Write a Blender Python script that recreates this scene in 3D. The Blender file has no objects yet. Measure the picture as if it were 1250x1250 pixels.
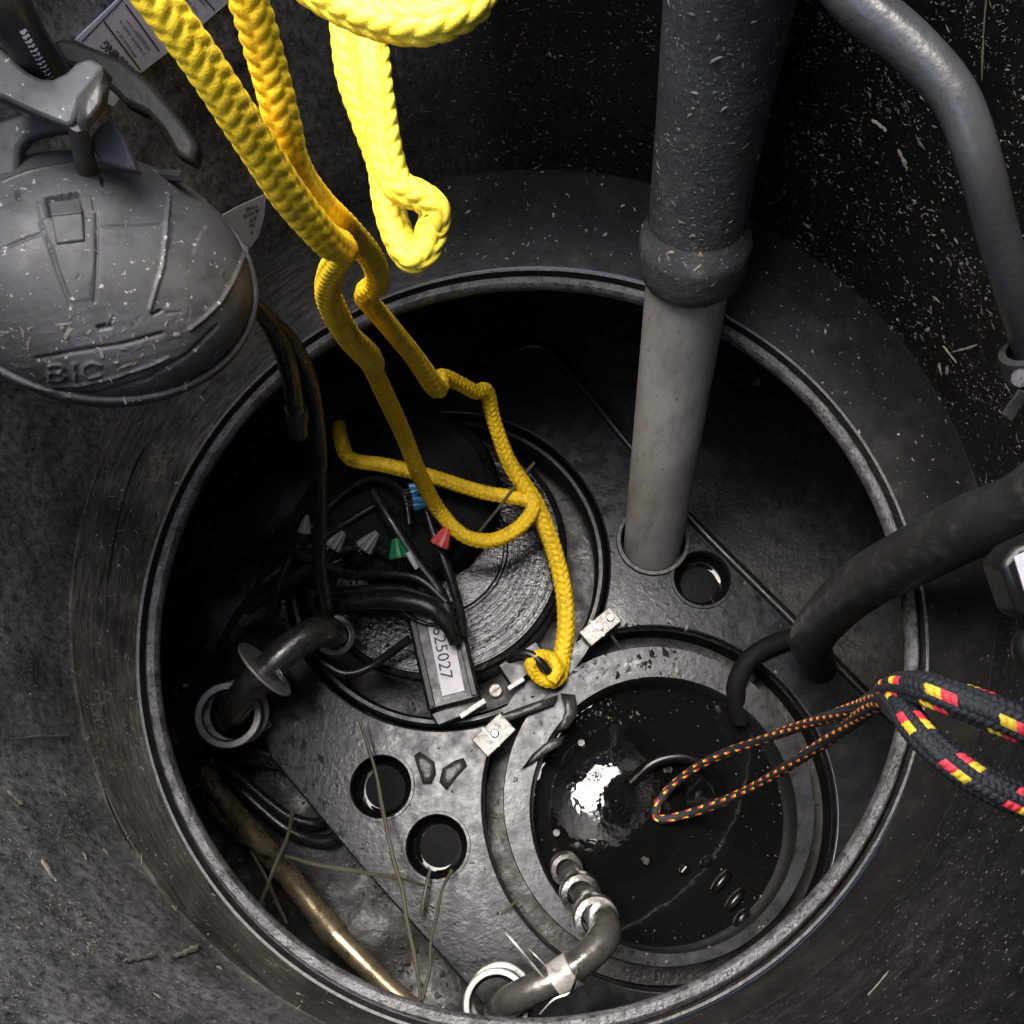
import bpy, bmesh, math, random
from mathutils import Vector, Matrix, Quaternion
random.seed(7)
scene = bpy.context.scene
col = scene.collection

# ------------------------------------------------------------------ camera, sky, sun, exposure
F = 1250.0                                   # focal length in photo pixels (photo 1250 x 1250)
CAM = Vector((0, 0, 1.4))
NADIR = (690.0, 1050.0)                      # where "straight down" falls in the picture
Q = Vector((NADIR[0]-625, 625-NADIR[1], -F)).normalized().rotation_difference(Vector((0, 0, -1)))
cd = bpy.data.cameras.new('camera'); cd.sensor_width = 36; cd.lens = 36; cd.clip_start = 0.01; cd.clip_end = 200
co = bpy.data.objects.new('camera', cd); col.objects.link(co)
co.location = CAM; co.rotation_mode = 'QUATERNION'; co.rotation_quaternion = Q
scene.camera = co

SUN_AZ, SUN_EL = math.radians(128), math.radians(70)      # azimuth from +X towards +Y
world = bpy.data.worlds.new('World'); scene.world = world; world.use_nodes = True
wn = world.node_tree; bg = wn.nodes['Background']; bg.inputs['Strength'].default_value = 0.15
sky = wn.nodes.new('ShaderNodeTexSky'); sky.sky_type = 'NISHITA'; sky.sun_disc = False
sky.sun_elevation = SUN_EL; sky.sun_rotation = math.pi/2 - SUN_AZ
sky.air_density = 1.0; sky.dust_density = 4.0; sky.ozone_density = 0.6
wn.links.new(sky.outputs[0], bg.inputs[0])
sl = bpy.data.lights.new('sun', 'SUN'); sl.energy = 1.5; sl.angle = math.radians(40); sl.color = (1, 0.985, 0.96)
so = bpy.data.objects.new('sun', sl); col.objects.link(so)
sd = Vector((math.cos(SUN_EL)*math.cos(SUN_AZ), math.cos(SUN_EL)*math.sin(SUN_AZ), math.sin(SUN_EL)))
so.rotation_euler = sd.to_track_quat('Z', 'Y').to_euler(); so.location = sd*5
vs = scene.view_settings; vs.view_transform = 'Standard'; vs.look = 'None'; vs.gamma = 1; vs.use_curve_mapping = False
vs.exposure = 2.35
scene.cycles.max_bounces = 5; scene.cycles.diffuse_bounces = 3; scene.cycles.glossy_bounces = 3; scene.cycles.use_denoising = True

# ------------------------------------------------------------------ pixel -> world
def ray(px, py): return Q @ Vector(((px-625)/F, (625-py)/F, -1.0))
def A(px, py, d): return CAM + ray(px, py)*d                       # axial depth d metres
def P(px, py, z):                                                   # on the level z
    r = ray(px, py); return CAM + r*((z-CAM.z)/r.z)
def dep(p): return (Q.inverted() @ (p-CAM)).z*-1
def rad(p, wpx): return wpx*0.5*dep(p)/F                            # half of a width in pixels
RC = Vector((-0.0378, 0.2366)); RR = 0.371                          # rim ring
WC = Vector((-0.038, 0.274)); WR = 0.436                            # shaft wall
def W(px, py, off=0.0):                                             # on the shaft wall
    r = ray(px, py); h = Vector((r.x, r.y)); a = h.dot(h); b = -2*h.dot(WC); k = WC.dot(WC)-(WR-off)**2
    return CAM + r*((-b+math.sqrt(b*b-4*a*k))/(2*a))

# ------------------------------------------------------------------ mesh builder
class MB:
    def __init__(s): s.v = []; s.f = []; s.m = []
    def add(s, v, f, mi=0):
        o = len(s.v); s.v += [Vector(x) for x in v]; s.f += [tuple(i+o for i in q) for q in f]
        s.m += (mi if isinstance(mi, list) else [mi]*len(f)); return s
    def tube(s, pts, radii, seg=16, caps=True, closed=False, step=None, mi=0):
        pts, radii = curve_path(pts, radii, step, closed) if step else (pts, radii)
        n = len(pts); fr = frames(pts, closed); v = []; f = []
        for i in range(n):
            t, a, b = fr[i]
            for k in range(seg):
                an = 2*math.pi*k/seg; v.append(pts[i]+(a*math.cos(an)+b*math.sin(an))*radii[i])
        for i in range(n if closed else n-1):
            j = (i+1) % n
            for k in range(seg):
                l = (k+1) % seg; f.append((i*seg+k, i*seg+l, j*seg+l, j*seg+k))
        if caps and not closed:
            f.append(tuple(range(seg-1, -1, -1))); f.append(tuple((n-1)*seg+k for k in range(seg)))
        return s.add(v, f, mi)
    def lathe(s, prof, org, axis=Vector((0, 0, 1)), seg=64, mi=0, wob=None):
        axis = axis.normalized(); a = axis.orthogonal().normalized(); b = axis.cross(a); v = []; f = []
        for (r, h) in prof:
            for k in range(seg):
                an = 2*math.pi*k/seg; rr = r+(wob(an, r) if wob else 0)
                v.append(Vector(org)+axis*h+(a*math.cos(an)+b*math.sin(an))*rr)
        for i in range(len(prof)-1):
            for k in range(seg):
                l = (k+1) % seg; f.append((i*seg+k, i*seg+l, (i+1)*seg+l, (i+1)*seg+k))
        return s.add(v, f, mi)
    def box(s, c, x, y, z, mi=0):                                   # half-axis vectors
        v = [c+x*i+y*j+z*k for k in (-1, 1) for j in (-1, 1) for i in (-1, 1)]
        f = [(0, 2, 3, 1), (4, 5, 7, 6), (0, 1, 5, 4), (2, 6, 7, 3), (0, 4, 6, 2), (1, 3, 7, 5)]
        return s.add(v, f, mi)
    def prism(s, pts, off, mi=0):                                   # outline pts (world) pushed by off
        n = len(pts); v = list(pts)+[p+off for p in pts]
        f = [tuple(range(n)), tuple(range(2*n-1, n-1, -1))]+[(i, i+n, (i+1) % n+n, (i+1) % n) for i in range(n)]
        return s.add(v, f, mi)
    def build(s, name, mats, parent=None, bevel=0, sharp=40, sub=0):
        me = bpy.data.meshes.new(name); me.from_pydata([tuple(p) for p in s.v], [], s.f)
        for m in (mats if isinstance(mats, (list, tuple)) else [mats]): me.materials.append(m)
        if any(s.m): me.polygons.foreach_set('material_index', s.m)
        bm = bmesh.new(); bm.from_mesh(me); bmesh.ops.recalc_face_normals(bm, faces=bm.faces); bm.to_mesh(me); bm.free()
        return link(name, me, parent, bevel, sharp, sub)

def link(name, me, parent=None, bevel=0, sharp=40, sub=0):
    me.polygons.foreach_set('use_smooth', [True]*len(me.polygons)); me.set_sharp_from_angle(angle=math.radians(sharp)); me.update()
    # put the origin at the mesh's base
    xs = [v.co.x for v in me.vertices]; ys = [v.co.y for v in me.vertices]; zs = [v.co.z for v in me.vertices]
    o0 = Vector(((min(xs)+max(xs))/2, (min(ys)+max(ys))/2, min(zs)))
    me.transform(Matrix.Translation(-o0))
    o = bpy.data.objects.new(name, me); col.objects.link(o); o.location = o0
    if parent is not None:
        o.parent = parent; pl = Vector(parent.location); q = parent.parent
        while q is not None: pl += Vector(q.location); q = q.parent
        o.location = o0-pl
    if sub:
        m = o.modifiers.new('sub', 'SUBSURF'); m.levels = sub; m.render_levels = sub
    if bevel:
        m = o.modifiers.new('bevel', 'BEVEL'); m.width = bevel; m.segments = 2; m.limit_method = 'ANGLE'
    return o
def thing(name, label, cat, loc, group=None):
    o = bpy.data.objects.new(name, None); col.objects.link(o); o.location = loc; o.empty_display_size = 0.02
    return tag(o, label, cat, group)
def tag(o, label, cat, group=None):
    o['label'] = label; o['category'] = cat
    if group: o['group'] = group
    return o
def kind(o, k): o['kind'] = k; return o

def frames(pts, closed=False):
    n = len(pts); out = []; a = None
    for i in range(n):
        p = pts[(i-1) % n] if (closed or i > 0) else pts[i]; q = pts[(i+1) % n] if (closed or i < n-1) else pts[i]
        t = (q-p).normalized() if (q-p).length > 1e-9 else Vector((0, 0, 1))
        a = t.orthogonal().normalized() if a is None else (a-t*a.dot(t)).normalized()
        out.append((t, a, t.cross(a)))
    return out
def curve_path(pts, radii, step, closed=False):
    """Catmull-Rom through the points, resampled to an even step"""
    n = len(pts); P_, R_ = [], []
    for i in range(n if closed else n-1):
        g = (lambda k: k % n) if closed else (lambda k: max(0, min(n-1, k)))
        p0, p1, p2, p3 = pts[g(i-1)], pts[g(i)], pts[g(i+1)], pts[g(i+2)]
        m = max(4, int((p2-p1).length/step*2)+1)
        for j in range(m):
            t = j/m
            P_.append(0.5*((2*p1)+(p2-p0)*t+(2*p0-5*p1+4*p2-p3)*t*t+(3*p1-p0-3*p2+p3)*t**3))
            R_.append(radii[g(i)]*(1-t)+radii[g(i+1)]*t)
    if not closed: P_.append(pts[-1]); R_.append(radii[-1])
    L = [0]
    for i in range(1, len(P_)): L.append(L[-1]+(P_[i]-P_[i-1]).length)
    k = max(2, int(L[-1]/step)); o, r = [], []; j = 0
    for i in range(k+1 if not closed else k):
        s = L[-1]*i/k
        while j < len(L)-2 and L[j+1] < s: j += 1
        u = (s-L[j])/max(1e-9, L[j+1]-L[j]); o.append(P_[j].lerp(P_[j+1], u)); r.append(R_[j]*(1-u)+R_[j+1]*u)
    return o, r
def pathpx(spec):
    """[(px, py, depth, width px)] -> points, radii"""
    pts = [A(x, y, d) for x, y, d, w in spec]; return pts, [w*0.5*d/F for x, y, d, w in spec]
def pathz(spec):
    pts = [P(x, y, z) for x, y, z, w in spec]; return pts, [rad(p, w[3]) for p, w in zip(pts, spec)]

def braid(pts, radii, cols=6, pitch=0.40, amp=0.14, seg=8, fine=18, tracer=False, twist=0.12, slant=0.55):
    """a solid-braid rope: columns of slanting lumps, all real relief"""
    r0 = sum(radii)/len(radii); pts, radii = curve_path(pts, radii, 2*r0/fine)
    fr = frames(pts); N = cols*seg; v = []; f = []; mi = []; s = 0; S = []
    jit = [random.uniform(-0.06, 0.06) for _ in range(400)]
    def cell(c, s):
        ci = int(c) % cols; lc = c-int(c)-0.5; sg = 1 if ci % 2 else -1
        return ci, lc, s/pitch+sg*lc*slant+(0.5 if ci % 2 else 0)
    for i, p in enumerate(pts):
        t, a, b = fr[i]
        if i: s += (p-pts[i-1]).length/(2*radii[i])*(0.4+0.6*math.sqrt(max(0.0, 1-t.dot((p-CAM).normalized())**2)))   # hanging runs are stretched looser
        S.append(s)
        for k in range(N):
            ci, lc, ph = cell(k/seg, s); row = math.floor(ph); u = ph-row
            lump = (max(0.0, 1-(2*u-1)**2)**0.5)*(max(0.0, 1-(1.85*lc)**2)**0.5)*(1+jit[(row*cols+ci) % 400])
            an = 2*math.pi*k/N+s*twist
            v.append(p+(a*math.cos(an)+b*math.sin(an))*radii[i]*(1-amp+amp*1.5*lump))
    for i in range(len(pts)-1):
        for k in range(N):
            l = (k+1) % N; f.append((i*N+k, i*N+l, (i+1)*N+l, (i+1)*N+k))
            if tracer:
                ci, lc, ph = cell((k+0.5)/seg, (S[i]+S[i+1])/2); row = math.floor(ph)
                w_ = (row+(0, 0, 1, 0, 0, 4, 0, 5, 0, 0)[ci]) % 9 if ci in (0, 2, 5, 7) else 9
                mi.append(1 if w_ in (0, 1) else 2 if w_ in (2, 3) else 0)
            else: mi.append(0)
    n = len(pts); f.append(tuple(range(N-1, -1, -1))); f.append(tuple((n-1)*N+k for k in range(N))); mi += [0, 0]
    m = MB(); m.add(v, f, mi); return m

# ------------------------------------------------------------------ materials
def mat(name, base, rough=0.5, metal=0.0, dirt=None, dirt_amt=0.5, dirt_scale=30, speck=None, speck_amt=0.0, speck_scale=260,
        bump=0.0, bump_scale=120, rvar=0.0, spec=0.5, var=0.25, stretch=None, extra=None):
    m = bpy.data.materials.new(name); m.use_nodes = True; nt = m.node_tree; N = nt.nodes; L = nt.links
    b = N['Principled BSDF']; b.inputs['Roughness'].default_value = rough; b.inputs['Metallic'].default_value = metal
    b.inputs['Specular IOR Level'].default_value = spec
    tc = N.new('ShaderNodeNewGeometry'); vec = tc.outputs['Position']
    if stretch:
        mp = N.new('ShaderNodeMapping'); mp.inputs['Scale'].default_value = stretch; L.new(vec, mp.inputs[0]); vec2 = mp.outputs[0]
    else: vec2 = vec
    def noise(scale, detail=5, v=vec, rough_=0.6):
        n = N.new('ShaderNodeTexNoise'); n.inputs['Scale'].default_value = scale; n.inputs['Detail'].default_value = detail
        n.inputs['Roughness'].default_value = rough_; L.new(v, n.inputs['Vector']); return n.outputs['Fac']
    def ramp(fac, lo, hi, a=0.0, c=1.0):
        r = N.new('ShaderNodeMapRange'); r.inputs[1].default_value = lo; r.inputs[2].default_value = hi
        r.inputs[3].default_value = a; r.inputs[4].default_value = c; L.new(fac, r.inputs[0]); return r.outputs[0]
    def mix(fac, a, c):
        x = N.new('ShaderNodeMix'); x.data_type = 'RGBA'; L.new(fac, x.inputs[0])
        for sck, val in ((x.inputs[6], a), (x.inputs[7], c)):
            if isinstance(val, tuple): sck.default_value = (*val, 1)
            else: L.new(val, sck)
        return x.outputs[2]
    c = mix(ramp(noise(9, 2), 0.3, 0.7), tuple(x*(1-var) for x in base), tuple(x*(1+var) for x in base))
    if dirt:
        c = mix(ramp(noise(dirt_scale, 4, vec2, 0.75), 0.62-0.3*dirt_amt, 0.82-0.3*dirt_amt), c, dirt)
    if speck:
        c = mix(ramp(noise(speck_scale, 2, vec2), 0.74-0.2*speck_amt, 0.80-0.2*speck_amt), c, speck)
    if extra: c = extra(N, L, noise, ramp, mix, vec, c)
    L.new(c, b.inputs['Base Color'])
    if rvar:
        L.new(ramp(noise(45, 3), 0.3, 0.7, max(0.02, rough-rvar), min(1, rough+rvar)), b.inputs['Roughness'])
    if bump:
        bp = N.new('ShaderNodeBump'); bp.inputs['Strength'].default_value = bump; bp.inputs['Distance'].default_value = 0.002
        L.new(noise(bump_scale, 3, vec2), bp.inputs['Height']); L.new(bp.outputs[0], b.inputs['Normal'])
    return m
def polar(N, L, vec, ka, kz):
    """coordinates round the shaft: angle and height, stretched"""
    sp_ = N.new('ShaderNodeSeparateXYZ'); L.new(vec, sp_.inputs[0])
    def mth(op, a, b_=None, val=None):
        n = N.new('ShaderNodeMath'); n.operation = op; L.new(a, n.inputs[0])
        if b_ is not None: L.new(b_, n.inputs[1])
        if val is not None: n.inputs[1].default_value = val
        return n.outputs[0]
    an = mth('ARCTAN2', mth('SUBTRACT', sp_.outputs[1], val=WC.y), mth('SUBTRACT', sp_.outputs[0], val=WC.x))
    cb = N.new('ShaderNodeCombineXYZ'); L.new(mth('MULTIPLY', an, val=ka), cb.inputs[0]); L.new(mth('MULTIPLY', sp_.outputs[2], val=kz), cb.inputs[1])
    return cb.outputs[0], sp_.outputs[0]
def dirt_light_fn(ka, kz, dust_lit, lo, hi):
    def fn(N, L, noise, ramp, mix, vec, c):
        # dried mud and scuffs; the left mask also paints the lit side paler
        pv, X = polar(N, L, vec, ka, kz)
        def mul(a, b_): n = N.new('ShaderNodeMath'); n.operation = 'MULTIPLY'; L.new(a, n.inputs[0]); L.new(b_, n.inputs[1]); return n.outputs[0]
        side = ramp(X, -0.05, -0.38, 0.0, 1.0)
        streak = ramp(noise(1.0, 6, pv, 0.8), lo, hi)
        c = mix(mul(mul(side, ramp(noise(11, 4, rough_=0.7), 0.3, 0.65, 0.15, 1.0)), streak), c, dust_lit)
        return mix(mul(side, ramp(noise(2.6, 4, pv, 0.75), 0.60, 0.72)), c, tuple(x*1.5 for x in dust_lit))
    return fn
BLK = (0.012, 0.012, 0.0125)
M = {}
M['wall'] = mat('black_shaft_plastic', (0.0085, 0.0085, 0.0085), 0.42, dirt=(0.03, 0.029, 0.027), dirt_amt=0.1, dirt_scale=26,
                speck=(0.2, 0.19, 0.17), speck_amt=0.42, speck_scale=230, bump=0.35, bump_scale=90, rvar=0.15, spec=0.22, extra=dirt_light_fn(60, 70, (0.46, 0.455, 0.435), 0.34, 0.64))
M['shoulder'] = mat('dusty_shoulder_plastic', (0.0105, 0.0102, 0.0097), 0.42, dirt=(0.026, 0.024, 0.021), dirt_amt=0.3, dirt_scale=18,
                    speck=(0.2, 0.19, 0.17), speck_amt=0.2, bump=0.35, bump_scale=60, rvar=0.15, spec=0.18, extra=dirt_light_fn(11, 330, (0.2, 0.186, 0.155), 0.36, 0.68))
M['rim'] = mat('scuffed_rim_plastic', (0.1, 0.1, 0.106), 0.45, dirt=(0.02, 0.019, 0.018), dirt_amt=0.62, dirt_scale=60,
               speck=(0.012, 0.011, 0.01), speck_amt=0.75, speck_scale=260, bump=0.8, bump_scale=220, rvar=0.15)
M['rimdark'] = mat('rim_groove_plastic', (0.02, 0.02, 0.02), 0.45, bump=0.5, dirt=(0.1, 0.1, 0.1), dirt_amt=0.3, dirt_scale=160)
M['sump'] = mat('sump_plastic', (0.018, 0.018, 0.018), 0.5, dirt=(0.035, 0.033, 0.03), dirt_amt=0.5, bump=0.4)
M['mud'] = mat('wet_silt', (0.022, 0.021, 0.018), 0.45, dirt=(0.055, 0.052, 0.043), dirt_amt=0.5, dirt_scale=40, bump=0.5, bump_scale=160, rvar=0.2)
M['plate'] = mat('grey_base_plastic', (0.014, 0.0145, 0.018), 0.27, dirt=(0.014, 0.014, 0.015), dirt_amt=0.42, dirt_scale=34,
                 speck=(0.012, 0.012, 0.012), speck_amt=0.62, speck_scale=170, bump=0.18, bump_scale=130, rvar=0.14, spec=0.28)
M['matte'] = mat('matte_black_casting', (0.006, 0.006, 0.006), 0.7, spec=0.15, bump=0.5)
M['flangeplate'] = mat('grey_flange_plastic', (0.028, 0.028, 0.033), 0.3, dirt=(0.018, 0.018, 0.02), dirt_amt=0.4, dirt_scale=40, speck=(0.01, 0.01, 0.01), speck_amt=0.75, speck_scale=170, bump=0.2, rvar=0.14, spec=0.35)
M['wing'] = mat('dark_wing_plastic', (0.012, 0.0118, 0.0115), 0.6, dirt=(0.045, 0.04, 0.033), dirt_amt=0.3, dirt_scale=30, bump=0.5, spec=0.3)
M['wetblack'] = mat('wet_black_casting', (0.004, 0.004, 0.004), 0.25, bump=0.12, bump_scale=120, rvar=0.12)
M['wetdome'] = mat('wet_black_dome', (0.004, 0.004, 0.0042), 0.06, bump=1.0, bump_scale=22, rvar=0.04)
M['gravel'] = mat('wet_gravel', (0.16, 0.155, 0.14), 0.3, dirt=(0.02, 0.02, 0.018), dirt_amt=0.5, dirt_scale=60)
M['pit'] = mat('well_plastic', (0.012, 0.012, 0.012), 0.4, bump=0.4)
M['black'] = mat('black_plastic', (0.008, 0.008, 0.0085), 0.4, dirt=(0.025, 0.024, 0.022), dirt_amt=0.2, dirt_scale=60, bump=0.25, rvar=0.12)
M['cable'] = mat('black_cable_rubber', (0.011, 0.011, 0.011), 0.3, dirt=(0.035, 0.034, 0.03), dirt_amt=0.3, dirt_scale=70, bump=0.2, rvar=0.1)
M['hose'] = mat('black_hose_rubber', (0.018, 0.018, 0.019), 0.42, dirt=(0.05, 0.049, 0.046), dirt_amt=0.35, dirt_scale=40, bump=0.4, rvar=0.12)
M['conduit'] = mat('grey_conduit_plastic', (0.034, 0.035, 0.038), 0.33, dirt=(0.04, 0.04, 0.04), dirt_amt=0.35, dirt_scale=50, bump=0.3, rvar=0.1)
M['sleeve'] = mat('rubber_sleeve', (0.055, 0.058, 0.064), 0.5, dirt=(0.11, 0.11, 0.105), dirt_amt=0.3, dirt_scale=45,
                  speck=(0.32, 0.3, 0.25), speck_amt=0.45, speck_scale=300, bump=0.6, bump_scale=130)
M['pvc'] = mat('grey_pvc', (0.43, 0.42, 0.4), 0.42, dirt=(0.28, 0.265, 0.24), dirt_amt=0.5, dirt_scale=30,
               speck=(0.05, 0.048, 0.04), speck_amt=0.22, speck_scale=200, bump=0.15, stretch=(1, 1, 0.25))
M['dome'] = mat('dome_plastic', (0.058, 0.058, 0.062), 0.55, dirt=(0.036, 0.035, 0.033), dirt_amt=0.6, dirt_scale=28,
                speck=(0.28, 0.27, 0.25), speck_amt=0.36, speck_scale=210, bump=0.12, bump_scale=140, rvar=0.12, spec=0.3)
M['domedark'] = mat('yoke_plastic', (0.028, 0.027, 0.026), 0.5, dirt=(0.07, 0.064, 0.055), dirt_amt=0.3, dirt_scale=30,
                    speck=(0.3, 0.28, 0.24), speck_amt=0.3, bump=0.5)
M['yellow'] = mat('yellow_rope_fibre', (0.9, 0.58, 0.012), 0.6, dirt=(0.5, 0.34, 0.03), dirt_amt=0.35, dirt_scale=60, var=0.08, bump=0.35, bump_scale=900)
M['yellowlit'] = mat('overexposed_yellow_rope_fibre', (0.9, 0.72, 0.06), 0.55, dirt=(0.88, 0.6, 0.02), dirt_amt=0.35, dirt_scale=50, var=0.06, bump=0.35, bump_scale=900)  # overexposure of the top ropes is put into this paler yellow
M['ropeblack'] = mat('black_rope_fibre', (0.014, 0.016, 0.018), 0.6, bump=0.4, bump_scale=900)
M['ropered'] = mat('red_rope_fibre', (0.8, 0.04, 0.06), 0.6, var=0.12)
M['ropegold'] = mat('gold_rope_fibre', (0.8, 0.55, 0.03), 0.6, var=0.12)
M['white'] = mat('label_paper', (0.66, 0.64, 0.69), 0.5, dirt=(0.5, 0.48, 0.5), dirt_amt=0.35, dirt_scale=80, var=0.06)
M['ink'] = mat('label_ink', (0.03, 0.03, 0.035), 0.6)
M['inkpale'] = mat('faded_label_ink', (0.26, 0.25, 0.3), 0.6)
M['steel'] = mat('steel', (0.62, 0.61, 0.58), 0.28, 1.0, dirt=(0.2, 0.19, 0.16), dirt_amt=0.3, dirt_scale=80, rvar=0.12, bump=0.2)
M['alu'] = mat('bare_aluminium', (0.27, 0.265, 0.25), 0.45, 0.4, dirt=(0.07, 0.065, 0.055), dirt_amt=0.45, dirt_scale=120, bump=0.3)
M['pipe'] = mat('dull_steel_pipe', (0.16, 0.155, 0.145), 0.3, 0.75, dirt=(0.05, 0.048, 0.042), dirt_amt=0.4, dirt_scale=50, rvar=0.12, bump=0.25)
M['flange'] = mat('worn_flange_metal', (0.38, 0.37, 0.35), 0.42, 0.3, dirt=(0.1, 0.095, 0.085), dirt_amt=0.35, dirt_scale=70, bump=0.3)
M['bronze'] = mat('bronze_tube_metal', (0.6, 0.48, 0.3), 0.28, 0.88, dirt=(0.36, 0.27, 0.15), dirt_amt=0.15, dirt_scale=35, rvar=0.1, bump=0.15)
M['pump'] = mat('wet_pump_casting', (0.009, 0.0095, 0.012), 0.22, 0.0, dirt=(0.006, 0.006, 0.007), dirt_amt=0.6, dirt_scale=60,
                speck=(0.008, 0.008, 0.008), speck_amt=0.5, speck_scale=150, bump=0.5, bump_scale=160, rvar=0.12)
M['straw'] = mat('dry_straw', (0.2, 0.18, 0.12), 0.6)
M['stalk'] = mat('dull_stalk', (0.085, 0.08, 0.052), 0.5)
M['leaf'] = mat('rotten_leaf', (0.035, 0.033, 0.03), 0.35, dirt=(0.07, 0.066, 0.06), dirt_amt=0.4, dirt_scale=90, bump=0.8)
M['red'] = mat('red_cap', (0.62, 0.08, 0.075), 0.4); M['green'] = mat('green_cap', (0.012, 0.22, 0.08), 0.4)
M['blue'] = mat('blue_cap', (0.02, 0.2, 0.42), 0.4); M['grey'] = mat('grey_cap', (0.22, 0.22, 0.21), 0.5)
M['chip'] = mat('pale_debris', (0.3, 0.28, 0.235), 0.7, dirt=(0.16, 0.14, 0.11), dirt_amt=0.5, dirt_scale=200)
M['chipdull'] = mat('dull_debris', (0.13, 0.12, 0.105), 0.75)
M['mudtan'] = mat('tan_mud', (0.17, 0.13, 0.085), 0.8)
w = bpy.data.materials.new('black_water'); w.use_nodes = True; b = w.node_tree.nodes['Principled BSDF']
b.inputs['Base Color'].default_value = (0.004, 0.0045, 0.0045, 1); b.inputs['Roughness'].default_value = 0.015; b.inputs['IOR'].default_value = 1.33
_n = w.node_tree.nodes.new('ShaderNodeTexNoise'); _n.inputs['Scale'].default_value = 22; _n.inputs['Detail'].default_value = 3
_g = w.node_tree.nodes.new('ShaderNodeNewGeometry'); _b = w.node_tree.nodes.new('ShaderNodeBump'); _b.inputs['Strength'].default_value = 0.06; _b.inputs['Distance'].default_value = 0.004
w.node_tree.links.new(_g.outputs['Position'], _n.inputs['Vector']); w.node_tree.links.new(_n.outputs['Fac'], _b.inputs['Height']); w.node_tree.links.new(_b.outputs[0], b.inputs['Normal'])
M['water'] = w

# ------------------------------------------------------------------ the setting: shaft, shoulder, rim, sump
def wob_fn(seed, amp):
    ph = [random.Random(seed+i).uniform(0, 6.28) for i in range(6)]
    return lambda an, r: sum(amp/(i+1)*math.sin((i+2)*an+ph[i]) for i in range(6))
rr = RR
def vsheet(center, prof, seg, wob=None):
    m = MB(); m.lathe(prof, Vector((center.x, center.y, 0)), seg=seg, wob=wob); return m
ZL, ZR = 0.465, 0.40
LEDGE = 0.006
m = vsheet(WC, [(WR, ZL-0.004), (WR, ZL+0.004)]+[(WR, ZL+0.004+i*0.042) for i in range(1, 21)]+[(WR+0.025, ZL+0.844), (WR+0.025, ZL-0.004)], 160, wob_fn(3, 0.0012))
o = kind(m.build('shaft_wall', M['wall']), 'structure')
# shoulder: from the foot of the wall to the rim; the two circles are not concentric
m = MB(); seg = 160; v = []; f = []
steps = [(0.0, WR+0.004, ZL+0.001), (0.0, WR-0.002, ZL+0.002), (0.06, WR-0.005, ZL-0.004), (0.3, 0, 0), (0.55, 0, 0), (0.8, 0, 0), (1.0, RR+0.020, ZR+0.0045)]
for (t, r, z) in steps:
    if r == 0: r = (WR-0.005)*(1-t)+(RR+0.020)*t; z = (ZL-0.004)*(1-t)+(ZR+0.0045)*t-0.006*math.sin(math.pi*t)
    c = WC.lerp(RC, t)
    for k in range(seg):
        an = 2*math.pi*k/seg; rr = r+0.0012*math.sin(3*an+t*4)
        v.append((c.x+rr*math.cos(an), c.y+rr*math.sin(an), z))
for i in range(len(steps)-1):
    for k in range(seg):
        l = (k+1) % seg; f.append((i*seg+k, i*seg+l, (i+1)*seg+l, (i+1)*seg+k))
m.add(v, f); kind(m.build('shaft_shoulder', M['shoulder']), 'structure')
rim_w = wob_fn(11, 0.0009)
rr = RR
m = vsheet(RC, [(rr+0.0205, ZR+0.004), (rr+0.019, ZR+0.0065), (rr+0.0165, ZR+0.006), (rr+0.0158, ZR-0.001)], 200, rim_w)
o = kind(m.build('outer_rim_bead', M['rimdark']), 'structure')
m = vsheet(RC, [(rr+0.0160, ZR+0.000), (rr+0.0152, ZR-0.012), (rr+0.0122, ZR-0.012), (rr+0.0114, ZR+0.001)], 200, rim_w)
kind(m.build('rim_groove', M['rimdark']), 'structure')
m = vsheet(RC, [(rr+0.0116, ZR-0.002), (rr+0.0108, ZR+0.0035), (rr+0.009, ZR+0.005), (rr+0.0022, ZR+0.0045), (rr, ZR+0.002), (rr-0.001, ZR-0.004), (rr+0.004, ZR-0.016), (rr+0.014, ZR-0.03)], 200, rim_w)
kind(m.build('rim_ring', M['rim']), 'structure')
SC = Vector((-0.04, 0.29)); SR = 0.60; ZF = -0.085
m = MB(); v = []; f = []; pr_ = [(RC, rr+0.013, ZR-0.029), (RC, 0.46, ZR-0.05), (RC.lerp(SC, .5), 0.54, ZR-0.09), (SC, SR-0.01, ZR-0.18), (SC, SR, 0.1), (SC, SR, ZF-0.02)]
for c, r, z in pr_:
    for k in range(128): v.append((c.x+r*math.cos(k*math.pi/64), c.y+r*math.sin(k*math.pi/64), z))
for i in range(len(pr_)-1):
    for k in range(128): l = (k+1) % 128; f.append((i*128+k, i*128+l, (i+1)*128+l, (i+1)*128+k))
m.add(v, f); kind(m.build('sump_wall', M['sump']), 'structure')
# silt floor, lumpy
m = MB(); n = 110; v = []; f = []
for i in range(n+1):
    for j in range(n+1):
        x = SC.x-SR+2*SR*i/n; y = SC.y-SR+2*SR*j/n
        h = 0.006*math.sin(x*31+y*17)+0.005*math.sin(y*43-x*21)+random.uniform(-0.002, 0.002)
        v.append((x, y, ZF+h*(1.0 if x+y*0.2 < -0.1 else 0.06)))
for i in range(n):
    for j in range(n):
        a = i*(n+1)+j; f.append((a, a+n+1, a+n+2, a+1))
m.add(v, f); kind(m.build('sump_floor', M['mud']), 'structure')
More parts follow.
